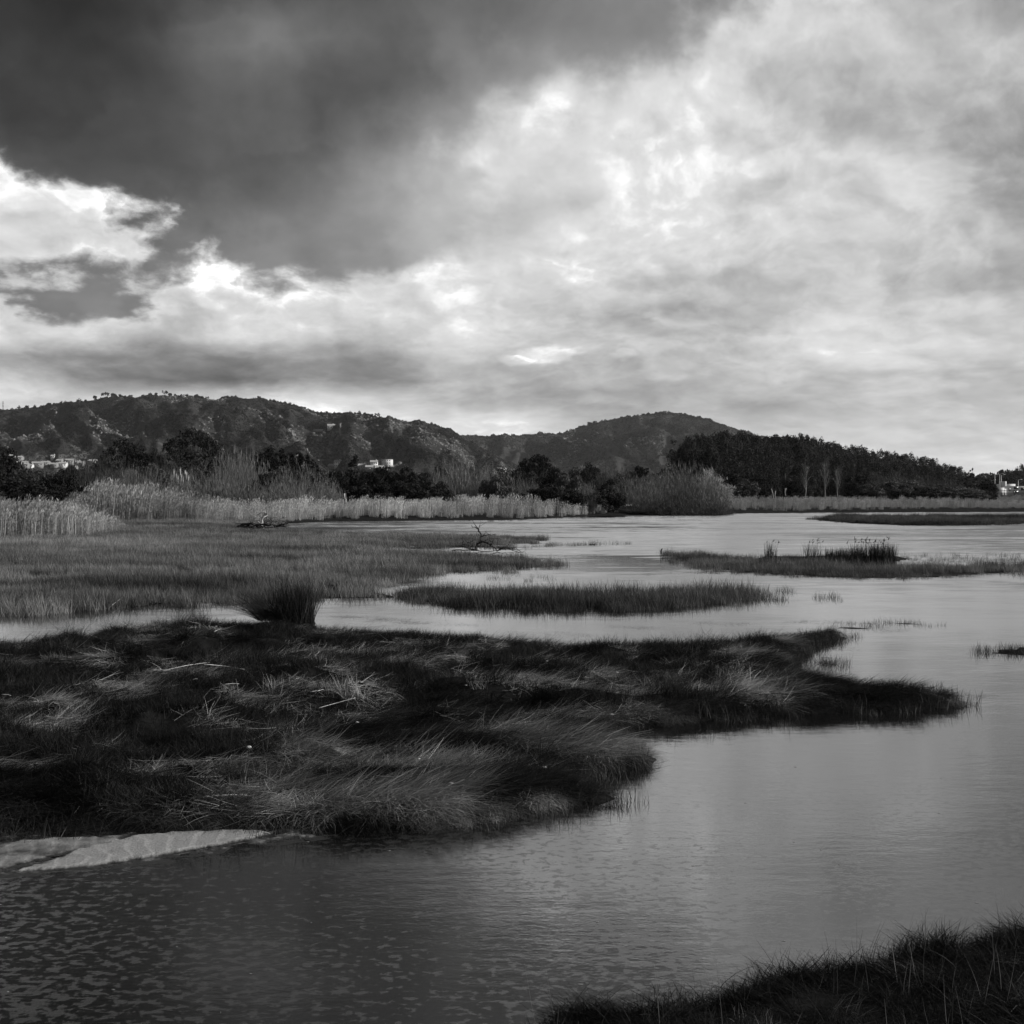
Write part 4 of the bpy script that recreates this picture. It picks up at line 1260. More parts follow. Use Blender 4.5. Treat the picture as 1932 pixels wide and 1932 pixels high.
# --- the shore vegetation from left to right: kind, column, top, width, distance, label
SHORE = [
 ('tree', -8, 838, 95, 150, 'dark round tree cut by the left edge of the picture'),
 ('leafy', 62, 884, 110, 138, 'black low bush in front of the village at the far left'),
 ('hedge', 118, 893, 90, 135, 'small black bush left of the big dark bush behind the tall reeds'),
 ('fuzz', 185, 861, 150, 142, 'big dark bush with twiggy top right behind the tallest reeds'),
 ('hedge', 40, 908, 190, 118, 'flat black hedge behind the left reed bed, left half'),
 ('hedge', 175, 912, 150, 120, 'flat black hedge behind the left reed bed, right half'),
 ('pine', 238, 838, 120, 195, 'flat topped dark pine left of the largest round pine'),
 ('pine', 362, 818, 132, 190, 'largest round dark pine in front of the left hill'),
 ('tree', 292, 852, 40, 196, 'small dark tree in the gap between the two round pines'),
 ('willow', 262, 882, 90, 132, 'dark twiggy shrub below the flat topped pine'),
 ('fuzz', 310, 864, 80, 150, 'dark bush with spiky outline left of the white plumes'),
 ('wide', 345, 892, 110, 124, 'grey shrub directly below the white plumes'),
 ('willow', 405, 890, 110, 126, 'grey feathery shrub below the right side of the round pine'),
 ('willow', 452, 848, 105, 146, 'tall pale feathery willow between the round pine and the cypresses'),
 ('wide', 470, 895, 120, 124, 'low grey willow below the tall feathery one'),
 ('wide', 560, 876, 120, 138, 'grey rounded willow below the cypress row'),
 ('wide', 540, 905, 110, 122, 'low grey willow behind the reeds left of the round one'),
 ('wide', 618, 904, 75, 126, 'small rounded grey shrub just left of the black hedge'),
 ('hedge', 505, 893, 60, 140, 'dark bush in the gap under the cypress row'),
 ('cypress', 661, 858, 34, 205, 'small pointed dark tree among the white village houses'),
 ('hedge', 655, 886, 110, 152, 'left end bush of the long black hedge'),
 ('bush', 715, 884, 90, 150, 'second bush of the long black hedge below the village'),
 ('hedge', 770, 886, 110, 150, 'middle bush of the long black hedge below the village'),
 ('bush', 828, 886, 70, 154, 'bush of the long black hedge just left of the big feathery willow'),
 ('hedge', 720, 905, 150, 130, 'low black bush in front of the hedge, left'),
 ('hedge', 815, 908, 120, 131, 'low black bush in front of the hedge, right'),
 ('willow', 872, 864, 130, 142, 'big feathery pale willow in the middle of the far shore'),
 ('wide', 915, 888, 95, 140, 'lower feathery willow leaning on the right of the big one'),
 ('wide', 965, 893, 70, 138, 'small grey shrub at the left foot of the domed dark tree'),
 ('tree', 1010, 862, 98, 172, 'domed dark tree right of the small white house'),
 ('hedge', 985, 890, 80, 150, 'black bush below the domed dark tree'),
 ('hedge', 1050, 888, 95, 152, 'black bush right below the domed dark tree'),
 ('wide', 1000, 900, 44, 137, 'little grey shrub standing before the black bushes at centre'),
 ('hedge', 1100, 886, 80, 156, 'black bush at the right end of the centre thicket'),
 ('hedge', 1040, 916, 130, 128, 'low black bramble right behind the reed tip'),
 ('hedge', 1120, 920, 120, 129, 'low black bramble beyond the end of the reeds'),
 ('willow', 1108, 908, 44, 127, 'small upright pale shrub before the black bramble'),
 ('tree', 1118, 878, 60, 190, 'dark tree top showing behind the centre thicket'),
 ('fuzz', 1160, 878, 90, 150, 'dark rounded bush left of the big willows'),
 ('hedge', 1205, 884, 90, 165, 'dark bush behind the first of the big right willows'),
 ('willow', 1195, 902, 90, 137, 'grey willow at the left foot of the big right willow'),
 ('willow', 1240, 890, 80, 140, 'mid height grey willow beside the big right one'),
 ('willow', 1292, 874, 120, 143, 'tallest grey willow at the left end of the grove'),
 ('wide', 1322, 892, 110, 140, 'grey willow sloping down to the giant reeds'),
 ('fuzz', 1265, 930, 130, 134, 'dark skirt of brush at the water below the tallest willow'),
 ('fuzz', 1195, 940, 90, 133, 'dark brush at the water beside the white slabs'),
 ('fuzz', 1350, 938, 70, 135, 'dark brush at the right foot of the willows'),
 ('leafy', 1372, 915, 50, 190, 'rounded bush behind the giant reeds'),
 ('leafy', 1410, 908, 48, 188, 'small round bush on the field edge right of the giant reeds'),
 ('hedge', 1445, 912, 60, 240, 'dark low bush under the grove left of the pale posts'),
 ('leafy', 1700, 905, 80, 215, 'leafy rounded bush standing forward of the grove'),
 ('fuzz', 1672, 889, 95, 235, 'twiggy domed thicket under the middle of the grove'),
 ('hedge', 1625, 896, 70, 235, 'low dark bush left of the domed thicket'),
 ('fuzz', 1760, 897, 110, 232, 'broad twiggy thicket under the right part of the grove'),
 ('leafy', 1735, 915, 80, 215, 'low dark bush between the two thickets'),
 ('leafy', 1800, 918, 100, 222, 'low dark bush at the foot of the spreading conifer'),
 ('hedge', 1850, 925, 60, 225, 'last low bush at the right end of the grove'),
 ('tree', 1866, 905, 36, 300, 'small dark tree left of the white building'),
 ('bare', 1557, 872, 40, 226, 'pale barked bare tree standing tall before the grove'),
 ('bare', 1580, 885, 40, 224, 'shorter pale bare tree right of the tall one'),
 ('bare', 1520, 878, 50, 228, 'leaning pale bare tree at the left of the three'),
 ('leafy', 300, 884, 80, 139, 'rounded leafy bush below the gap between the two round pines'),
 ('leafy', 520, 888, 90, 143, 'rounded leafy bush below the left half of the cypress row'),
 ('leafy', 600, 892, 70, 141, 'rounded leafy bush below the right end of the cypress row'),
 ('leafy', 940, 896, 70, 137, 'rounded leafy bush right of the big feathery willow'),
 ('leafy', 1075, 896, 70, 141, 'rounded leafy bush at the right end of the centre thicket'),
 ('leafy', 1160, 900, 70, 139, 'rounded leafy bush left of the right willows'),
 ('leafy', 1640, 912, 60, 206, 'low leafy bush on the field left of the rounded forward bush'),
 ('leafy', 1770, 916, 70, 204, 'low leafy bush on the field right of the rounded forward bush'),
 ('leafy', 1835, 926, 60, 200, 'lowest leafy bush near the right end of the field'),
 ('pine', 1926, 881, 34, 640, 'round headed pine above the trees at the right edge'),
 ('tree', 1895, 894, 60, 620, 'dark tree behind the lamp posts'),
 ('tree', 1850, 900, 44, 560, 'dark tree between the spreading conifer and the lamp posts'),
]
for kind, cx, top, w_, D_, label in SHORE:
    grp = {'leafy': 'leafy bushes along the far shore', 'hedge': 'evergreen bushes along the far shore', 'bush': 'evergreen bushes along the far shore', 'willow': 'bare willows along the far shore',
           'wide': 'bare willows along the far shore', 'fuzz': 'twiggy thickets along the far shore', 'bare': 'pale bare trees before the grove'}.get(kind)
    plant(kind, cx, top, w_, D_, label, grp)

ORD = ['first', 'second', 'third', 'fourth', 'fifth', 'sixth', 'seventh', 'eighth', 'ninth', 'tenth', 'eleventh', 'twelfth', 'thirteenth', 'fourteenth', 'fifteenth', 'sixteenth',
 'seventeenth', 'eighteenth', 'nineteenth', 'twentieth', 'twenty first', 'twenty second', 'twenty third', 'twenty fourth', 'twenty fifth', 'twenty sixth', 'twenty seventh', 'twenty eighth', 'twenty ninth', 'thirtieth']
# the back row that closes the thicket along the far shore
LM = [(0, 'the left reed bed'), (150, 'the tallest reeds'), (330, 'the white plumes'), (450, 'the tall feathery willow'), (560, 'the cypress row'), (650, 'the marker post'), (760, 'the long black hedge'),
      (870, 'the big feathery willow'), (960, 'the domed dark tree'), (1080, 'the end of the reeds'), (1180, 'the white slabs'), (1260, 'the tallest grey willow')]
for i in range(28):
    cx_ = -6 + i * 47 + r4.uniform(-8, 8); lm = [l for a_, l in LM if a_ <= max(cx_, 0)][-1]
    plant(('hedge', 'fuzz', 'leafy')[i % 3], cx_, r4.uniform(880, 896), r4.uniform(75, 100), r4.uniform(156, 176), 'dark back row bush behind %s, %s from the left' % (lm, ORD[i]), 'evergreen bushes along the far shore')
# wind-bent cypress row
cy = [(487, 862, 30), (500, 850, 32), (514, 843, 30), (530, 842, 32), (545, 846, 32), (560, 852, 32), (576, 851, 30), (592, 858, 30), (607, 868, 28)]
for i, (cx, top, w_) in enumerate(cy):
    plant('cypress', cx, top, w_ + 14, 200 + 3 * (i % 3), 'wind bent cypress, %s of the row under the left hill' %
          ['leftmost', 'second from the left', 'third from the left', 'fourth from the left', 'middle one', 'fourth from the right', 'third from the right', 'second from the right', 'rightmost'][i],
          'wind bent cypresses', rz=float(r4.normal(0, .3)))

# eucalyptus grove: a wedge of trees running away to the right
gx_, gy_ = [1286, 1300, 1340, 1362, 1400, 1440, 1475, 1500, 1540, 1560, 1600, 1640, 1660, 1700, 1740, 1780, 1810, 1845], \
           [832, 824, 816, 808, 812, 816, 810, 812, 820, 830, 834, 844, 844, 854, 860, 870, 884, 900]
GR = 'eucalyptus trees of the grove on the right shore'
ge = 0
for row, (dd, off) in enumerate(((0, 3), (14, -1), (30, -3), (48, 0))):
    px_ = 1290 + row * 5; ge = 0
    while px_ < (1835 if row else 1800):
        D_ = 252 + (px_ - 1290) * .30 + dd + r4.uniform(-4, 4)
        top = np.interp(px_, gx_, gy_) + off + r4.uniform(-7, 7) + (13 if row == 0 else 0)
        w_ = r4.uniform(30, 46) * (1 - (px_ - 1290) / 1300)
        where = 'front edge' if row == 0 else ('heart' if row < 3 else 'back row')
        side = 'left end' if px_ < 1400 else 'highest part' if px_ < 1520 else 'middle' if px_ < 1660 else 'low right end'
        plant('euca', px_, top, w_, D_, 'dark eucalyptus, %s from the left in the %s of the grove' % (ORD[min(ge, 29)], ['front edge', 'second row', 'third row', 'back row'][row]), GR, rz=float(r4.normal(0, .5)))
        px_ += r4.uniform(15, 22) if row else r4.uniform(20, 30)
        ge += 1
for px_, top, w_ in ((1290, 836, 40), (1304, 858, 44), (1330, 850, 50), (1298, 880, 44), (1340, 884, 60), (1385, 890, 60), (1440, 892, 70), (1500, 900, 60)):
    plant('tree', px_ + 4, top, w_, 249, 'dense dark tree at the %s of the grove front' % {1290: 'squared left corner', 1304: 'left corner, second layer', 1330: 'upper left',
          1298: 'lowest left corner', 1340: 'lower left, under the corner', 1385: 'foot, left third', 1440: 'foot, behind the pale posts', 1500: 'foot, left of the bare trees'}[px_], 'dense trees at the grove front')
# understory that closes the grove below
for i in range(22):
    px_ = 1470 + i * 17
    D_ = 262 + (px_ - 1290) * .30
    plant('hedge', px_, 893 + i * .9 + r4.uniform(-8, 6), 60, D_, 'dark undergrowth bush beneath the eucalyptus grove, %s from the left' % ORD[i], 'undergrowth beneath the grove')

# the spreading conifer at the end of the grove
rs = np.random.default_rng(5)
L = []
for i in range(15):
    t = i / 14.0
    for k in range(3 if t < .8 else 1):
        a = rs.uniform(0, 6.28); rr_ = (.30 * (1 - t) ** .7 + .03) * rs.uniform(.5, 1.1)
        L.append((rr_ * math.cos(a), rr_ * math.sin(a), .22 + .75 * t, .075 * (1.2 - t), .035))
D_ = 330; x_ = at_dist(1833, D_); zb = ground_z(x_, D_); H = z_at(884, D_) - zb
o = empty('spreading_conifer', (x_, D_, zb), 'dark conifer with level spreading boughs at the end of the grove', 'tree', s=(H * 1.05, H * 1.05, H))
link('crown', lobed(rs, L, 7000, .022).mesh('crown', M_DARKLEAF), o)
link('trunk', trunk_mb(.95, .02, bend=.01, branches=12, rs=rs, start=.3, blen=.35, up=.1).mesh('trunk', M_BARK), o)

# giant reeds with hanging leaves beside the willows
CANES = [mk_cane(s) for s in (1, 2, 3)]
for i, (cx, top, w_, D_, lb) in enumerate(((1336, 893, 46, 148, 'tallest pale clump of giant reed right beside the willows'), (1352, 905, 44, 146, 'pale giant reed clump in the middle of the three'),
        (1372, 918, 46, 145, 'lowest pale giant reed clump before the field'), (1325, 915, 40, 144, 'giant reed clump tucked under the last willow'))):
    x_ = at_dist(cx, D_); zb = ground_z(x_, D_)
    o = link('giant_reed', CANES[i % 3], None, (x_, D_, zb - .05))
    W_ = w_ / FPX * D_; H = z_at(top, D_) - zb; o.scale = (W_ / .95, W_ / .95, H * 1.08); o.rotation_euler.z = i * 1.7
    tag(o, lb, 'reed clump', 'giant reed clumps')

# pampas grass: leaves with upright white plumes
x_ = at_dist(343, 128); zb = ground_z(x_, 128)
H = z_at(881, 128) - zb
o = empty('pampas_grass', (x_, 128, zb), 'pampas grass with upright white plumes before the round pine', 'plant')
m = MB(); v, q, a, _ = blades(rs, 160, .3, (1.2, 2.4), (.02, .04), (.1, .5), (.3, 1.0), (0, 9)); m.add(v, q, a=a); m.build('leaves', M_TWIG, o)
for i in range(9):
    px_ = -.72 + i * .18 + rs.normal(0, .03); hh = H * rs.uniform(.80, 1.0)
    m = MB(); m.tube([(px_ * .5, 0, 0), (px_ * .8, 0, hh * .5), (px_, 0, hh - .8)], (.014, .012, .01), 4)
    mp = MB(); v, q, a, _ = blades(rs, 26, .02, (.5, .95), (.025, .05), (.0, .08), (.0, .18), (0, 9), segs=2, z0=0)
    mp.add(v + np.array([px_, 0, hh - .95]), q, a=a)
    st = m.build('stalk', M_TWIG, o); mp.build('plume', M_PAMPAS, st)

# trees that can be told apart on the skyline
RIDGE = [(near, 14, 'left'), ]
def ridge_tree(hill, px, hpx, kind, label, wide=1.0):
    x, y, z = hill.at(np.array([float(px)]), np.array([.985]))
    D = float(y[0]); H = hpx * .72 / FPX * D
    crown, trunk = KINDS[kind][int(r4.integers(0, len(KINDS[kind])))]
    sx = H * wide
    o = empty({'umbrella': 'ridge_pine', 'round': 'ridge_tree'}[kind], (float(x[0]), D, float(z[0]) - H * .22), label, 'tree', 'small trees on the hill skyline', rz=float(r4.random() * 6), s=(sx, sx, H))
    link('crown', crown, o); link('trunk', trunk, o)
spots = [(38,9,'on the skyline at the far left'),(52,12,'in the left skyline clump, first'),(66,12,'in the left skyline clump, second'),(80,11,'in the left skyline clump, third'),
 (95,10,'in the left skyline clump, fourth'),(116,9,'between the two left clumps'),(150,11,'standing apart left of the hill top'),(163,8,'small, beside the one standing apart'),
 (180,13,'at the left of the hill top trio'),(200,16,'with a wide crown on the hill top'),(214,17,'with the widest crown on the hill top'),(227,10,'at the right of the hill top trio'),
 (248,8,'small, just right of the hill top'),(283,12,'in the pair above the pale rocks'),(296,11,'right one of the pair above the pale rocks'),(312,14,'first of the middle skyline group'),
 (322,13,'second of the middle skyline group'),(333,12,'third of the middle skyline group'),(345,10,'fourth of the middle skyline group'),(353,13,'fifth of the middle skyline group'),
 (372,9,'low, right of the middle group'),(392,7,'low, mid way along the flat crest'),(430,7,'low, toward the end of the flat crest'),(489,12,'lone pine with a flat top at the end of the flat crest'),
 (600,7,'on the shoulder where the ridge drops'),(640,6,'on the lower shoulder'),(693,8,'above the lower crags, left'),(712,12,'leaning out over the lower crags'),
 (768,8,'on the low saddle, left'),(780,9,'on the low saddle, right')]
for i, (px, h_, w_) in enumerate(spots):
    ridge_tree(near, px, h_ + 3, ('umbrella' if i % 3 == 0 else 'round'), 'small dark tree ' + w_, 1.0 if h_ < 15 else 1.2)
for px, h_, w_ in ((895,6,'left of the saddle'),(932,6,'on the left part of the saddle'),(955,7,'on the saddle, first of the pair'),(968,9,'on the saddle, second of the pair'),(1020,8,'right part of the saddle'),
   (1035,10,'on the saddle near the cloud gap'),(1095,9,'where the far hill begins to climb'),(1112,10,'on the first step of the far hill'),(1122,9,'second on the first step of the far hill'),
   (1172,9,'on the knoll of the far hill'),(1185,10,'on top of the knoll of the far hill'),(1213,7,'left of the far summit'),(1246,7,'on the far summit'),(1270,6,'right of the far summit'),
   (1318,8,'on the right shoulder of the far hill'),(1340,8,'where the far hill starts to fall')):
    ridge_tree(far, px, h_ + 2, 'round', 'small dark tree ' + w_, 1.5)

# ------------------------------------------------------------------ buildings
def house(x, y, z, W, Dp, Hh, roof, rz, label, name='village_house', group=None, wall=M_WHITE, roofm=M_ROOF, win=3, floors=1):
    o = empty(name, (x, y, z), label, 'house', group, rz=rz)
    m = MB(); m.box((-W/2, -Dp/2, -3.0), (W/2, Dp/2, Hh)); 
    if roof > 0:
        m.add([(-W/2, -Dp/2, Hh), (-W/2, Dp/2, Hh), (-W/2, 0, Hh + roof - .03)], t=[(0, 2, 1)]); m.add([(W/2, -Dp/2, Hh), (W/2, Dp/2, Hh), (W/2, 0, Hh + roof - .03)], t=[(0, 1, 2)])
    m.build('wall', wall, o)
    m = MB(); e = .35
    if roof > 0:
        for s in (-1, 1):
            m.add([(-W/2 - e, s * (Dp/2 + e), Hh - .15), (W/2 + e, s * (Dp/2 + e), Hh - .15), (W/2 + e, 0, Hh + roof + .1), (-W/2 - e, 0, Hh + roof + .1),
                   (-W/2 - e, s * (Dp/2 + e), Hh + .05), (W/2 + e, s * (Dp/2 + e), Hh + .05), (W/2 + e, 0, Hh + roof + .3), (-W/2 - e, 0, Hh + roof + .3)],
                  [(0,1,2,3),(4,5,6,7),(0,1,5,4),(2,3,7,6),(0,3,7,4),(1,2,6,5)])
    else:
        m.box((-W/2 - .2, -Dp/2 - .2, Hh + .002), (W/2 + .2, Dp/2 + .2, Hh + .35))
    rf = m.build('roof', roofm, o)
    if roof > 0:
        m = MB(); m.box((W * .22, -.4, Hh + roof * .6), (W * .22 + .8, .4, Hh + roof + 1.1)); m.build('chimney', wall, rf)
    for f in range(floors):
        for i in range(win):
            cx = -W/2 + W * (i + .5) / win; z0 = .9 + f * 2.9
            m = MB(); m.box((cx - .55, -Dp/2 - .04, z0), (cx + .55, -Dp/2 + .05, z0 + 1.25)); m.build('window', M_DARK, o)
    m = MB(); cx = W * .08; m.box((cx - .5, -Dp/2 - .06, -.2), (cx + .5, -Dp/2 + .02, .8)); m.build('door', M_DARK, o)
    return o
# village at the foot of the hill, left
VL = [(22, 866, 7, 'small pale house highest at the far left of the left village'), (36, 869, 16, 'grey house at the left of the left village'), (42, 877, 22, 'wide pale house behind the black bushes at far left'),
 (48, 884, 14, 'low white house in front of the wide pale one'), (60, 883, 6, 'tiny bright white hut left of centre in the left village'), (72, 879, 20, 'long low house in the middle of the left village'),
 (86, 878, 18, 'long low house right of the middle one'), (104, 881, 13, 'grey gable end beside the brightest house'), (101, 865, 7, 'single white house set higher on the slope'),
 (119, 881, 16, 'brightest gabled house of the left village'), (114, 875, 12, 'house with a pale roof behind the brightest one'), (132, 876, 14, 'house behind and right of the brightest one'),
 (148, 876, 9, 'white house at right of centre in the left village'), (156, 880, 10, 'square white house low at the right'), (142, 886, 9, 'sliver of white house behind the bushes'), (176, 876, 15, 'rightmost gabled house of the left village')]
for i, (px, py, w_, lb) in enumerate(VL):
    x, y, z = near.find(px, py)
    house(x, y, z, w_ / FPX * y, 7, 2.4 + .8 * (i % 2), 1.3, float(r4.uniform(-.35, .35)), lb, group='houses of the left village', win=3 if w_ > 10 else 2, wall=M_WHITE if i in (4, 8, 9, 12) else M_OFFWHITE)
VC = [(627, 882, 12, 1, 'leftmost white house beside the small pointed tree'), (638, 879, 13, 2, 'two storey white house left of the small pointed tree'), (684, 883, 14, 1, 'white house right of the small pointed tree'),
 (697, 886, 14, 1, 'low white house in the middle of the centre village'), (706, 881, 14, 2, 'two storey white house in the middle of the centre village'), (731, 880, 18, 3, 'tallest white block of the centre village'),
 (719, 887, 14, 1, 'low pale house below the tallest block, left'), (742, 886, 12, 1, 'low white house right of the tallest block'), (728, 888, 12, 1, 'low white house right under the tallest block'),
 (948, 889, 13, 1, 'lone white house left of the domed dark tree'), (925, 890, 6, 1, 'tiny white hut left of the lone white house')]
for i, (px, py, w_, fl, lb) in enumerate(VC):
    x, y, z = near.find(px, py + 2)
    house(x, y, z, w_ / FPX * y, 8, .4 + 2.7 * fl, 0 if fl == 3 else 1.8, float(r4.uniform(-.3, .3)), lb, group='houses of the centre village', win=4 if fl > 1 else 3, floors=fl, wall=M_WHITE if i in (1, 4, 5, 9) else M_OFFWHITE)
x, y, z = near.find(625, 809)
house(x, y, z, 10.5, 6, 4.0, 2.2, .2, 'lone white chapel like house high on the rocky hill', name='hillside_house')
x, y, z = near.find(642, 809)
m = MB()
m.box((-1.2, -1, -1), (1.2, 1, 5)); m.box((-2, -1.6, 5), (2, 1.6, 5.5))
tag(link('stone_tower', m.mesh('stone_tower', M_OFFWHITE), None, (x, y, z)), 'small pale tower right of the house high on the hill', 'tower')
m = MB(); m.box((-16, -.4, -3), (16, .4, 1.0)); x, y, z = near.find(612, 812)
tag(link('terrace_wall', m.mesh('terrace_wall', M_OFFWHITE), None, (x, y, z)), 'thin pale terrace wall running left of the hillside house', 'wall')
# mast on the far left skyline
x, y, z = near.at(np.array([7.0]), np.array([.98])); H = 20 / FPX * float(y[0])
o = empty('radio_mast', (float(x[0]), float(y[0]), float(z[0]) - 2), 'thin lattice mast on the skyline at the far left', 'mast')
m = MB(); m.tube([(0, 0, 0), (0, 0, H)], (.7, .3), 4); m.build('pole', M_DARK, o)
for k in (.55, .75, .92):
    m = MB(); m.box((-1.2, -.3, H * k), (1.2, .3, H * k + 1)); m.build('antenna', M_DARK, o)

# white building at the right edge with its annexes, fence and lamp posts
Db = 455
xb = at_dist(1905, Db); zb = .8
mpp = Db / FPX
ob = empty('white_building', (xb, Db, zb), 'long white flat roofed building with stepped wings at the right edge', 'building')
def bx_(name, p0, p1, top, dy0, dy1, mat, par, bot=0.0):
    m = MB(); m.box(((p0 - 1905) * mpp, dy0, bot), ((p1 - 1905) * mpp, dy1, (z_at(top, Db) - zb))); return m.build(name, mat, par)
w1 = bx_('main_wall', 1897, 1985, 917, 0, 14, M_WHITE, ob)
bx_('wing', 1878, 1889, 920, -3, 9, M_WHITE, ob); bx_('wing', 1890, 1896.5, 922, -1, 9, M_WHITE, ob)
bx_('tower', 1899, 1903, 908, 2, 7, M_WHITE, ob); bx_('upper_floor', 1903.2, 1921, 913, 2.5, 12, M_WHITE, ob)
for i, (p0, p1, t0, t1) in enumerate(((1903, 1906, 921, 926), (1913, 1921, 918, 923), (1926, 1934, 920, 925), (1940, 1948, 920, 925), (1912, 1921, 926, 930))):
    m = MB(); m.box(((p0 - 1905) * mpp, -.06, z_at(t1, Db) - zb), ((p1 - 1905) * mpp, .05, z_at(t0, Db) - zb)); m.build('window', M_DARK, ob)
of = empty('boundary_fence', (xb, Db - 12, .6), 'low dark rail fence with posts in front of the white building', 'fence')
for i in range(12):
    m = MB(); px_ = -14 + i * 3.6; m.box((px_ - .08, -.08, 0), (px_ + .08, .08, 2.1)); m.build('post', M_WHITE if i < 2 else M_DARK, of)
for k in (.9, 1.9):
    m = MB(); m.box((-14, -.13, k), (26, -.085, k + .12)); m.build('rail', M_DARK, of)
for i, (px_, top, lb) in enumerate(((1871, 906, 'short lamp post at the left of the row by the white building'), (1877, 895, 'lamp post second from the left by the white building'),
       (1886, 894, 'tall lamp post left of the white building'), (1889, 896, 'lamp post just left of the white building wing'), (1921, 905, 'lamp post in front of the white building'))):
    D_ = 440 + i * 6; x_ = at_dist(px_, D_); H = z_at(top, D_) - .7
    o = empty('lamp_post', (x_, D_, .6), lb, 'lamp post', 'lamp posts by the white building')
    m = MB(); m.tube([(0, 0, 0), (0, 0, H)], (.13, .08), 6); m.tube([(0, 0, H - .05), (.5, 0, H + .1), (1.0, 0, H + .1)], .05, 4); m.build('pole', M_METAL, o)
    m = MB(); m.box((.75, -.15, H + .15), (1.4, .15, H + .3)); m.build('lamp_head', M_METAL, o)
for px_, py, lb in ((1628, 899, 'white wall glimpsed through the grove, left'), (1652, 895, 'white gable glimpsed through the grove, middle'), (1706, 903, 'white wall glimpsed through the grove, right')):
    D_ = 470; x_ = at_dist(px_, D_)
    house(x_, D_, z_at(py + 8, D_), 3.4, 3, 2.6, 1, .1, lb, name='hidden_house', group='white houses glimpsed through the grove', win=1)

# two white concrete slabs at the foot of the willows
for px_, w_, lb in ((1179, 23, 'longer white concrete slab by the water under the willows'), (1199, 11, 'shorter white concrete slab right of the longer one')):
    D_ = 133.5; x_ = at_dist(px_, D_)
    m = MB(); hw = w_ * D_ / FPX / 2
    m.box((-hw, -.25, 0), (hw, .25, .50)); m.box((-hw - .04, -.32, .502), (hw + .04, .32, .62))
    tag(link('concrete_slab', m.mesh('concrete_slab', M_WHITE), None, (x_, D_, z_at(963, D_))), lb, 'slab', 'white concrete slabs')
# black and white marker post
D_ = 120; x_ = at_dist(651, D_)
o = empty('marker_post', (x_, D_, .1), 'black post with a white stripe standing in the reeds', 'post')
m = MB(); m.box((-.11, -.08, 0), (.11, .08, z_at(930, D_) - .1)); m.build('post', M_DARK, o)
m = MB(); m.box((-.09, -.11, z_at(941, D_) - .1), (.01, -.083, z_at(931, D_) - .1)); m.build('stripe', M_WHITE, o)
# pale weathered posts on the field
for px_, top, bot, D_, lb in ((1459, 922, 937, 175, 'tall pale post leaning left on the field edge'), (1463, 926, 940, 172, 'pale post beside the tall leaning one'), (1482, 921, 932, 178, 'thick pale stump with a flat top on the field')):
    x_ = at_dist(px_, D_); m = MB(); z0 = z_at(bot, D_) - .3; H = z_at(top, D_) - z0
    m.tube([(0, 0, 0), (-.1, 0, H * .5), (-.28 if px_ == 1459 else .02, 0, H)], (.11, .10, .08 if px_ != 1482 else .14), 6)
    tag(link('weathered_post', m.mesh('weathered_post', M_PALEBARK), None, (x_, D_, z0)), lb, 'post', 'pale posts on the field')

# ------------------------------------------------------------------ small things
def hit(px, py, zoff=0.0):
    """where the line of sight through (px, py) first meets the ground or the water"""
    dx, Y, Z = ray(px, py)
    t = np.concatenate([np.linspace(2, 40, 1500), np.linspace(40, 260, 1500)])
    x, y, z = dx * t, Y * t, CAM_H + Z * t
    g = np.maximum(height(x, y), 0) + zoff
    k = np.where(z <= g)[0]
    j = k[0] if len(k) else -1
    return float(x[j]), float(y[j]), float(g[j])
r6 = np.random.default_rng(44)

# big dark rush tussock at the back of the near bank
tx, ty, tz = hit(540, 1172)
o = empty('rush_tussock', (tx, ty, tz), 'big dark rush tussock standing on the back edge of the near bank', 'rush')
m = MB(); v, q, a, _ = blades(r6, 1500, .42, (.45, .98), (.005, .009), (.0, .50), (.0, .35), (0, 9), segs=4); v = v + np.array([.14, 0, 0]); m.add(v, q, a=a); m.build('blades', M_RUSH, o)
m = MB(); v, q, a, _ = blades(r6, 900, .34, (.55, 1.05), (.005, .009), (.6, 1.15), (.2, .6), (math.pi, .55), segs=4); v = v + np.array([-.22, -.08, .05]); m.add(v, q, a=a); m.build('skirt', M_RUSH, o)
m = MB(); v, q, a, _ = blades(r6, 16, .30, (.5, .85), (.005, .008), (.0, .6), (.0, .5), (0, 9), segs=4); v = v + np.array([.1, -.1, 0]); m.add(v, q, a=a); m.build('dead_blades', M_TWIG, o)

# low black tussocks that break the outline of the near bank
for px, py, w_, hpx, lb in ((1338, 1186, 120, 26, 'largest low black tussock on the back edge of the bank toward the right'), (1424, 1190, 50, 22, 'small black tussock right of the largest one'),
        (138, 1194, 60, 30, 'black tussock by the water at the left end of the channel'), (225, 1176, 90, 24, 'low dark tussock between the channel water and the left tussock'), (1245, 1200, 90, 20, 'flat dark tussock left of the largest one'),
        (360, 1172, 110, 22, 'low combed tussock left of the big rush'), (1560, 1196, 60, 20, 'little tussock on the thin spit behind the bank'), (1100, 1224, 90, 22, 'dark combed tussock above the middle of the bank'),
        (900, 1196, 80, 18, 'low tussock on the back edge at the centre'), (1500, 1272, 70, 24, 'dark tussock where the right point begins'), (960, 1452, 90, 26, 'black overhanging tussock in the front hollow')):
    x_, y_, z_ = hit(px, py)
    for dy_ in range(4, 60, 4):
        if z_ > .10: break
        x_, y_, z_ = hit(px, py + dy_)
    H = hpx / FPX * y_; W = w_ / FPX * y_
    m = MB(); nb_ = int(500 * max(W, .5))
    v, q, a, _ = blades(r6, nb_, W * .30, (H * .9, H * 1.9), (.003, .0055), (.15, .9), (.5, 1.3), (0, 9), segs=4); m.add(v, q, a=a)
    tag(link('grass_tussock', m.mesh('grass_tussock', M_RUSH), None, (x_, y_, z_ - .02)), lb, 'tussock', 'low tussocks on the near bank')

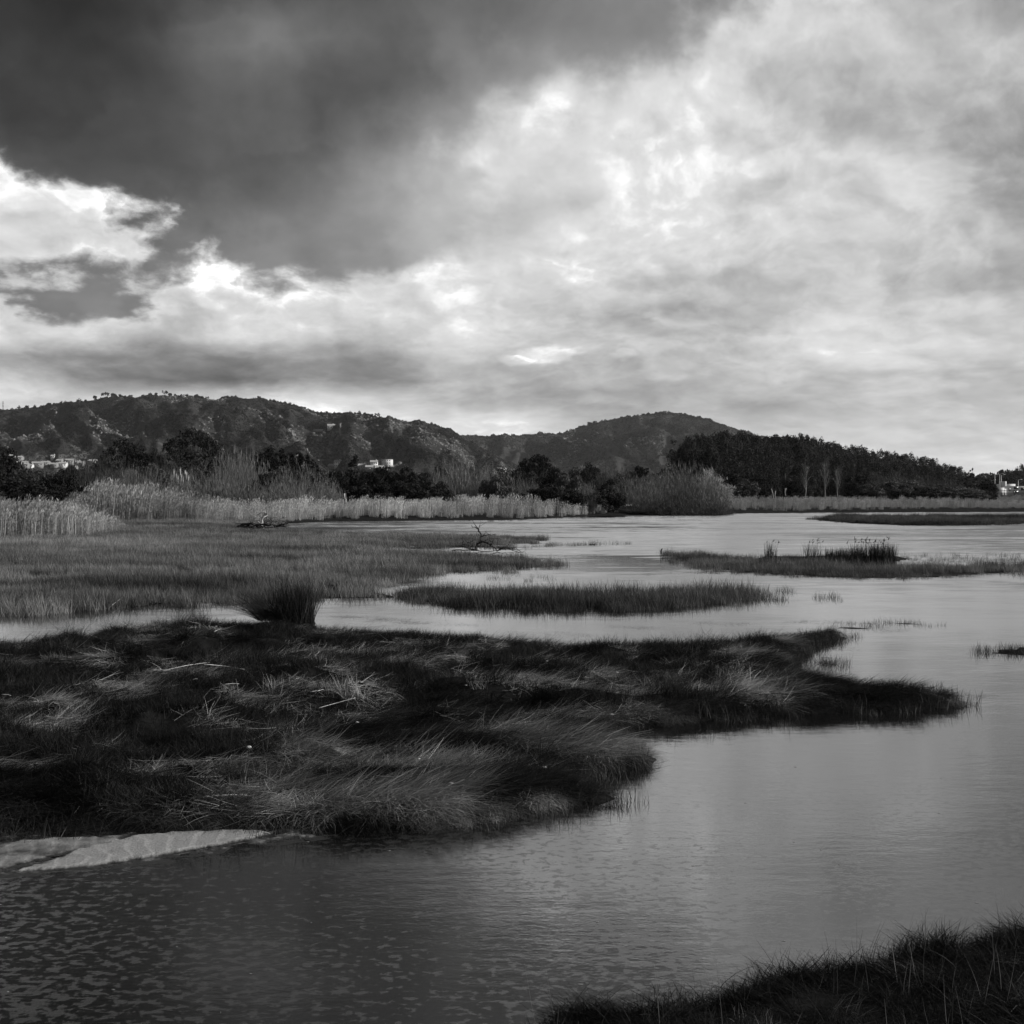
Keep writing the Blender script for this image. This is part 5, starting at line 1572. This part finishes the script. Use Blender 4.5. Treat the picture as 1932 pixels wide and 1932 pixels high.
# rush clumps on the right islet
for cx, top, w_, n, plume, lb in ((1453, 1024, 26, 130, 5, 'slim rush clump with a tall curved head, leftmost on the islet'), (1532, 1024, 44, 150, 8, 'sparse thin rush clump second from the left on the islet'),
        (1592, 1034, 84, 900, 0, 'broad dark flat topped rush clump in the middle of the islet'), (1632, 1026, 60, 420, 22, 'rush clump mixed with tall pale reeds between the two dark ones'),
        (1666, 1024, 60, 650, 6, 'leaning dark rush clump at the right end of the islet')):
    x_, y_ = P(cx, 1061); H = z_at(top - 8, y_); W = w_ / FPX * y_
    o = empty('rush_clump', (x_, y_, 0), lb, 'rush', 'rush clumps on the right islet')
    m = MB(); v, q, a, _ = blades(r6, n, W * .42, (H * .55, H * .92), (.009, .015), (.0, .22), (.0, .25), (0, 9), segs=3); m.add(v, q, a=a); m.build('blades', M_RUSH, o)
    if plume:
        m = MB(); v, q, a, mid = blades(r6, plume, W * .4, (H * .9, H * 1.12), (.008, .012), (.0, .22), (.05, .35), (.4, 1.2), segs=4, wtip=.6); m.add(v, q, a=a)
        for k in range(4):
            v, q, a, _ = blades(r6, plume, 0, (.08, .16), (.018, .03), (.2, 1.2), (.2, .9), (.4, .8), segs=2, z0=0, base=(np.zeros(plume), np.zeros(plume)))
            m.add(v.reshape(plume, -1, 3) + mid[:, -1][:, None] - np.array([0, 0, .05]), q, a=a)
        m.build('seed_heads', M_PLANT, o)

def tangle(name, lines, D_, ybase, label, zb, jit, seed, extra=0):
    """dead wood drawn from its limbs; each limb has its own depth"""
    rs = np.random.default_rng(seed)
    x_ = at_dist(lines[0][0][0][0], D_); o = empty(name, (x_, D_, zb), label, 'driftwood')
    k = D_ / FPX
    for i, (pts, r0, pale) in enumerate(lines):
        p = np.array([((a - lines[0][0][0][0]) * k, 0, max((ybase - b) * k, -.03)) for a, b in pts])
        yo = np.linspace(0, rs.normal(0, jit), len(p)); p[:, 1] += yo + rs.normal(0, .03, len(p))
        s = np.linspace(0, 1, len(p))
        # subdivide with a little crookedness
        t = np.linspace(0, 1, len(p) * 3)
        q = np.stack([np.interp(t, s, p[:, j]) for j in range(3)], -1) + rs.normal(0, r0 * .5, (len(t), 3))
        m = MB(); m.tube(q, r0 * (1 - .72 * t), 6); 
        for e in range(extra):
            f = rs.uniform(.2, .95); b0 = np.array([np.interp(f, t, q[:, j]) for j in range(3)])
            d = rs.normal(0, 1, 3) * np.array([1, 1, .7]); d[2] = abs(d[2]) * .8
            L_ = rs.uniform(.12, .35)
            m.tube(np.stack([b0, b0 + d * L_ * .5, b0 + d * L_ + np.array([0, 0, .05])]), np.array([.5, .3, .12]) * r0, 4)
        m.build('trunk' if i == 0 else 'branch', M_GREYWOOD if pale else M_DEADWOOD, o)
    return o
c2 = lambda L: [(419 + .347 * a, 964 + .347 * b) for a, b in L]
LN = [(c2([(1383,222),(1383,190),(1405,160),(1405,125),(1385,98),(1352,75)]), .055, 0), (c2([(1400,122),(1396,100),(1398,84)]), .025, 0), (c2([(1405,142),(1440,130),(1490,128)]), .030, 0),
 (c2([(1400,168),(1440,174),(1468,195),(1500,216),(1560,208),(1625,216)]), .050, 0), (c2([(1440,174),(1470,166),(1464,150)]), .024, 0), (c2([(1384,210),(1340,202),(1310,195),(1262,188)]), .040, 0),
 (c2([(1310,196),(1306,180),(1312,163)]), .020, 0), (c2([(1330,200),(1335,176),(1378,160)]), .028, 0), (c2([(1345,205),(1362,190),(1366,170)]), .018, 0), (c2([(1500,216),(1530,196),(1570,192)]), .026, 0),
 (c2([(1540,212),(1552,190),(1575,178)]), .016, 0), (c2([(1250,216),(1330,214),(1420,220),(1520,218)]), .035, 0), (c2([(1560,208),(1600,222),(1640,226)]), .018, 0), (c2([(1420,172),(1442,156),(1475,150)]), .016, 0)]
tangle('fallen_branch', LN, 52.0, 1041, 'bare dark fallen branch rising out of the water right of the marsh', .02, .25, 3, extra=3)
LN = [(c2([(222,120),(212,100),(222,75),(240,42),(255,36)]), .085, 1), (c2([(85,112),(120,96),(170,92),(230,98),(300,100),(345,98),(372,92)]), .10, 0), (c2([(100,118),(150,108),(210,112),(280,108),(350,112)]), .11, 0),
 (c2([(80,116),(110,100),(130,96)]), .06, 0), (c2([(190,46),(220,36),(250,36),(262,48)]), .030, 1), (c2([(250,104),(270,84),(300,84)]), .05, 0), (c2([(300,112),(330,98),(360,110)]), .06, 0),
 (c2([(140,104),(150,92),(180,90)]), .05, 0), (c2([(330,100),(350,86),(368,84)]), .035, 0), (c2([(205,90),(180,70),(192,48)]), .022, 1), (c2([(225,95),(262,74),(275,60)]), .022, 0), (c2([(290,88),(310,70),(322,62)]), .02, 0),
 (c2([(90,108),(180,118),(260,116),(360,104)]), .07, 0), (c2([(120,112),(160,98),(240,110),(320,116)]), .07, 0)]
tangle('driftwood_tangle', LN, 77.0, 1006, 'dark tangle of driftwood with one pale upright limb at the marsh edge', .22, .5, 5, extra=5)

m = MB(); m.tube([(0, 0, -.1), (-.02, 0, .08), (.0, 0, .16), (.05, 0, .20)], (.03, .035, .03, .012), 6)
x_, y_ = P(1248, 1044)
tag(link('stake', m.mesh('stake', M_DEADWOOD), None, (x_, y_, 0)), 'short dark hooked stake in the water left of the right islet', 'stake')

# dry reed stems lying on the near bank
c5 = lambda L: [(.347 * a, 964 + .347 * b) for a, b in L]
STEMS = [([(865,890),(1010,857),(1140,838)], 'long pale reed stem lying bent on the grass left of centre'), ([(1110,850),(1225,862),(1330,880)], 'thin pale stem that crosses the end of the long bent one'),
 ([(1220,966),(1300,958)], 'short pale stem below the long bent one'), ([(1735,1086),(1830,1063),(1935,1038)], 'long straight pale stem slanting up to the right at the middle of the bank'),
 ([(1685,1002),(1735,998),(1760,988)], 'short pale stem above the long straight one'), ([(1048,932),(1075,927)], 'stub of pale stem between the two long ones'),
 ([(1165,668),(1197,655)], 'small pale stem below the back edge of the bank'), ([(610,520),(650,490),(700,450)], 'pale stem leaning over the marsh edge beyond the channel'),
 ([(10,1018),(45,1024),(60,1030)], 'pale stem lying at the left edge of the picture')]
for pts, lb in STEMS:
    p = [hit(*c, zoff=.06) for c in c5(pts)]
    p = np.array(p); p[:, 2] += .03; c0 = p.mean(0)
    m = MB(); t = np.linspace(0, 1, 7); s = np.linspace(0, 1, len(p)); q = np.stack([np.interp(t, s, p[:, j] - c0[j]) for j in range(3)], -1)
    q[:, 2] += .006 * np.sin(t * math.pi); m.tube(q, np.linspace(.0042, .0022, 7), 5)
    tag(link('reed_stem', m.mesh('reed_stem', M_STONE), None, tuple(c0)), lb, 'reed stem', 'dry reed stems lying on the near bank')

STONES = [(470, 1413, 13, 'white shell shaped stone in the black grass at the left'), (674, 1363, 9, 'white upright chip of shell in the middle of the bank'), (791, 1435, 7, 'small white stone above the dark hollow'),
 (851, 1480, 12, 'flat pale stone on the long combed grass'), (1032, 1249, 6, 'small white stone on the dark ridge at the back'), (1164, 1271, 8, 'white stone right of the small one on the back ridge'),
 (1155, 1349, 10, 'pale stone with a dark side near the right edge of the bank'), (879, 1294, 6, 'small white stone in the straw at the middle'), (1028, 1448, 10, 'pale lump on the straw tuft near the tip of the bank')]
for i, (px, py, w_, lb) in enumerate(STONES):
    x_, y_, z_ = hit(px, py, .06)
    bm = bmesh.new(); bmesh.ops.create_icosphere(bm, subdivisions=2, radius=1)
    R_ = w_ / 2.4 / FPX * y_
    for v_ in bm.verts:
        k = 1 + .5 * (fbm(np.array([v_.co.x + i * 3.1]), np.array([v_.co.y + v_.co.z]), 2)[0] - .5)
        v_.co = Vector((v_.co.x * R_ * k, v_.co.y * R_ * k * .7, v_.co.z * R_ * k * .5))
    me = bpy.data.meshes.new('white_stone'); bm.to_mesh(me); bm.free(); me.materials.append(M_STONE)
    tag(link('white_stone', me, None, (x_, y_, z_)), lb, 'stone', 'white stones and shells on the near bank')

# pale upright tufts
for i, (px, py, w_, hpx, lb) in enumerate(((515, 1292, 40, 32, 'thin pale upright tuft left of the two bright ones'), (628, 1300, 44, 40, 'bright pale upright tuft in the middle of the bank, left one'),
        (668, 1302, 50, 44, 'brightest pale upright tuft, right of the other'), (440, 1302, 34, 26, 'faint pale tuft furthest left'), (905, 1282, 40, 20, 'pale tuft behind the dark ridge'), (1230, 1290, 40, 26, 'pale tangled tuft toward the right of the bank'))):
    x_, y_, z_ = hit(px, py, .06); H = hpx / FPX * y_ * 1.25; W = w_ / FPX * y_
    m = MB(); v, q, a, _ = blades(r6, 70, W * .5, (H * .5, H * 1.1), (.003, .006), (.0, .85), (.1, .9), (math.pi, 1.6), segs=3); m.add(v, q, a=a)
    tag(link('pale_tuft', m.mesh('pale_tuft', M_CANE), None, (x_, y_, z_ - .08)), lb, 'grass tuft', 'pale upright tufts on the near bank')

# drifting mats of dead stems behind the bank
X, Y = [], []
for (x0, y0, x1, y1, n) in ((634, 1163, 760, 1170, 34), (690, 1169, 800, 1177, 26), (830, 1178, 920, 1181, 10), (1040, 1195, 1100, 1198, 9), (1160, 1182, 1230, 1186, 12), (1290, 1175, 1420, 1178, 14), (1500, 1173, 1660, 1176, 26), (1600, 1186, 1700, 1190, 12),
        (1800, 1312, 1840, 1315, 10), (1540, 1222, 1600, 1226, 8), (1855, 1232, 1960, 1238, 18), (1900, 1100, 1960, 1103, 6)):
    for k in range(n):
        t = r6.random(); p = P(x0 + (x1 - x0) * t, y0 + (y1 - y0) * t + r6.normal(0, .9)); X.append(p[0]); Y.append(p[1])
n = len(X)
scatter('drifting_stems', 'dark mats of dead stems drifting off the back of the near bank', 'dead stems', C_BANK, np.array(X), np.array(Y), np.full(n, -.015), r6.integers(10, 13, n),
        np.where(r6.random(n) < .5, 0, math.pi) + r6.normal(0, .35, n), np.stack([r6.uniform(.6, 1.1, n), r6.uniform(.5, .9, n), np.full(n, .45)], -1), r6.uniform(.012, .05, n))

# ------------------------------------------------------------------ sand spit
S1 = poly([(30,1646),(120,1640),(200,1632),(300,1616),(400,1599),(460,1587),(510,1575),(480,1568),(400,1568),(320,1573),(250,1580),(180,1596),(100,1622)])
S2 = poly([(-250,1656),(-60,1648),(10,1640),(70,1622),(130,1608),(240,1592),(230,1578),(120,1580),(40,1588),(0,1598),(-250,1620)])
S3 = poly([(-300,1672),(100,1652),(300,1628),(480,1600),(640,1579),(600,1562),(200,1562),(-300,1575)])
sx_ = np.linspace(-5.0, -1.2, 560); sy_ = np.linspace(7.9, 9.75, 320)
SXg, SYg = np.meshgrid(sx_, sy_)
d1, d2, d3 = sdf(S1, SXg, SYg), sdf(S2, SXg, SYg), sdf(S3, SXg, SYg)
nz = fbm(SXg * 9, SYg * 13, 5, .6) - .5
ph = (SXg * 1.0 + SYg * .35) / .17 + .9 * (fbm(SXg * 2.2, SYg * 3.0, 3) - .5) * 2
saw = ph - np.floor(ph); saw = np.where(saw < .75, saw / .75, (1 - saw) / .25) ** 1.5
def spit(d, H, W): return np.where(d > 0, H * (1 - np.exp(-d / W)), d * .45)
big = fbm(SXg * 2.5, SYg * 5, 3) - .5
hh = np.maximum(np.maximum(spit(d1 + .10 * nz, .020, .015) + np.clip(d1 / .04, 0, 1) * (saw * .0045 + .012 * big),
                           spit(d2 + .16 * nz, .012, .02) + np.clip(d2 / .04, 0, 1) * (saw * .004 + .014 * big)),
                spit(d3 + .10 * nz, .002, .2) + np.clip(d3 / .1, 0, 1) * (nz * .030))
hh = hh + nz * .006
i_ = np.arange(SXg.size).reshape(SXg.shape)
qd = np.stack([i_[:-1, :-1], i_[:-1, 1:], i_[1:, 1:], i_[1:, :-1]], -1).reshape(-1, 4)
hf = hh.ravel(); kk = (hf[qd] > -.06).any(1)
m_, b_ = new_mat('sand')
g_ = b_.n('ShaderNodeNewGeometry'); _, _, pz_ = b_.sep(g_.outputs['Position'])
nn_ = b_.noise(g_.outputs['Position'], 55.0, 4.0, .6)
n2_ = b_.noise(g_.outputs['Position'], 7.0, 4.0, .6)
wet = b_.rng(b_.math('ADD', pz_, b_.math('MULTIPLY', b_.math('SUBTRACT', n2_, .5), .018)), .004, .020, 0.0, 1.0)
val = b_.mixf(wet, .020, .20)
val = b_.math('MULTIPLY', val, b_.rng(nn_, .3, .7, .75, 1.15))
rg = b_.mixf(wet, .45, .9)
finish(m_, b_, princ(b_, b_.comb(val, val, val), rg, .3, bump_of(b_, nn_, .006)))
allv = np.stack([SXg, SYg, hh], -1).reshape(-1, 3)
tag(link('sand_bank', mesh_of('sand_bank', allv, qd[kk], m_, smooth=True)), kind='structure')

# flecks of foam and leaves drifting on the still water
m = MB()
for i in range(48):
    if i < 34: px, py = r6.uniform(-50, 1950), r6.uniform(1560, 1930)
    else: px, py = r6.uniform(1150, 1950), r6.uniform(1350, 1560)
    x_, y_ = P(px, py)
    if height(np.array([x_]), np.array([y_]))[0] > -.05: continue
    k = 7; th = np.arange(k) * 2 * math.pi / k; rr_ = r6.uniform(.002, .007) * (1 + .35 * r6.normal(0, 1, k))
    a_ = r6.uniform(1.2, 2.4)
    v = np.concatenate([np.stack([x_ + rr_ * a_ * np.cos(th), y_ + rr_ * np.sin(th), np.full(k, .0015)], -1), [[x_, y_, .004]]])
    m.add(v, t=[(j, (j + 1) % k, k) for j in range(k)], a=r6.random())
tag(link('foam_flecks', m.mesh('foam_flecks', M_OFFWHITE)), 'tiny pale flecks drifting on the still water in front', 'foam', kind='stuff')

# ------------------------------------------------------------------ haze between here and the hills
hm, hb = new_mat('haze_air')
pv = hb.n('ShaderNodeVolumePrincipled')
pv.inputs['Color'].default_value = grey(.92)
pv.inputs['Density'].default_value = HAZE
pv.inputs['Anisotropy'].default_value = .1
ho = hb.n('ShaderNodeOutputMaterial'); hm.node_tree.links.new(pv.outputs[0], ho.inputs['Volume'])
m = MB(); m.box((-6200, -460, -3.0), (6200, 7300, 290))
tag(link('haze', m.mesh('haze', hm)), kind='stuff')
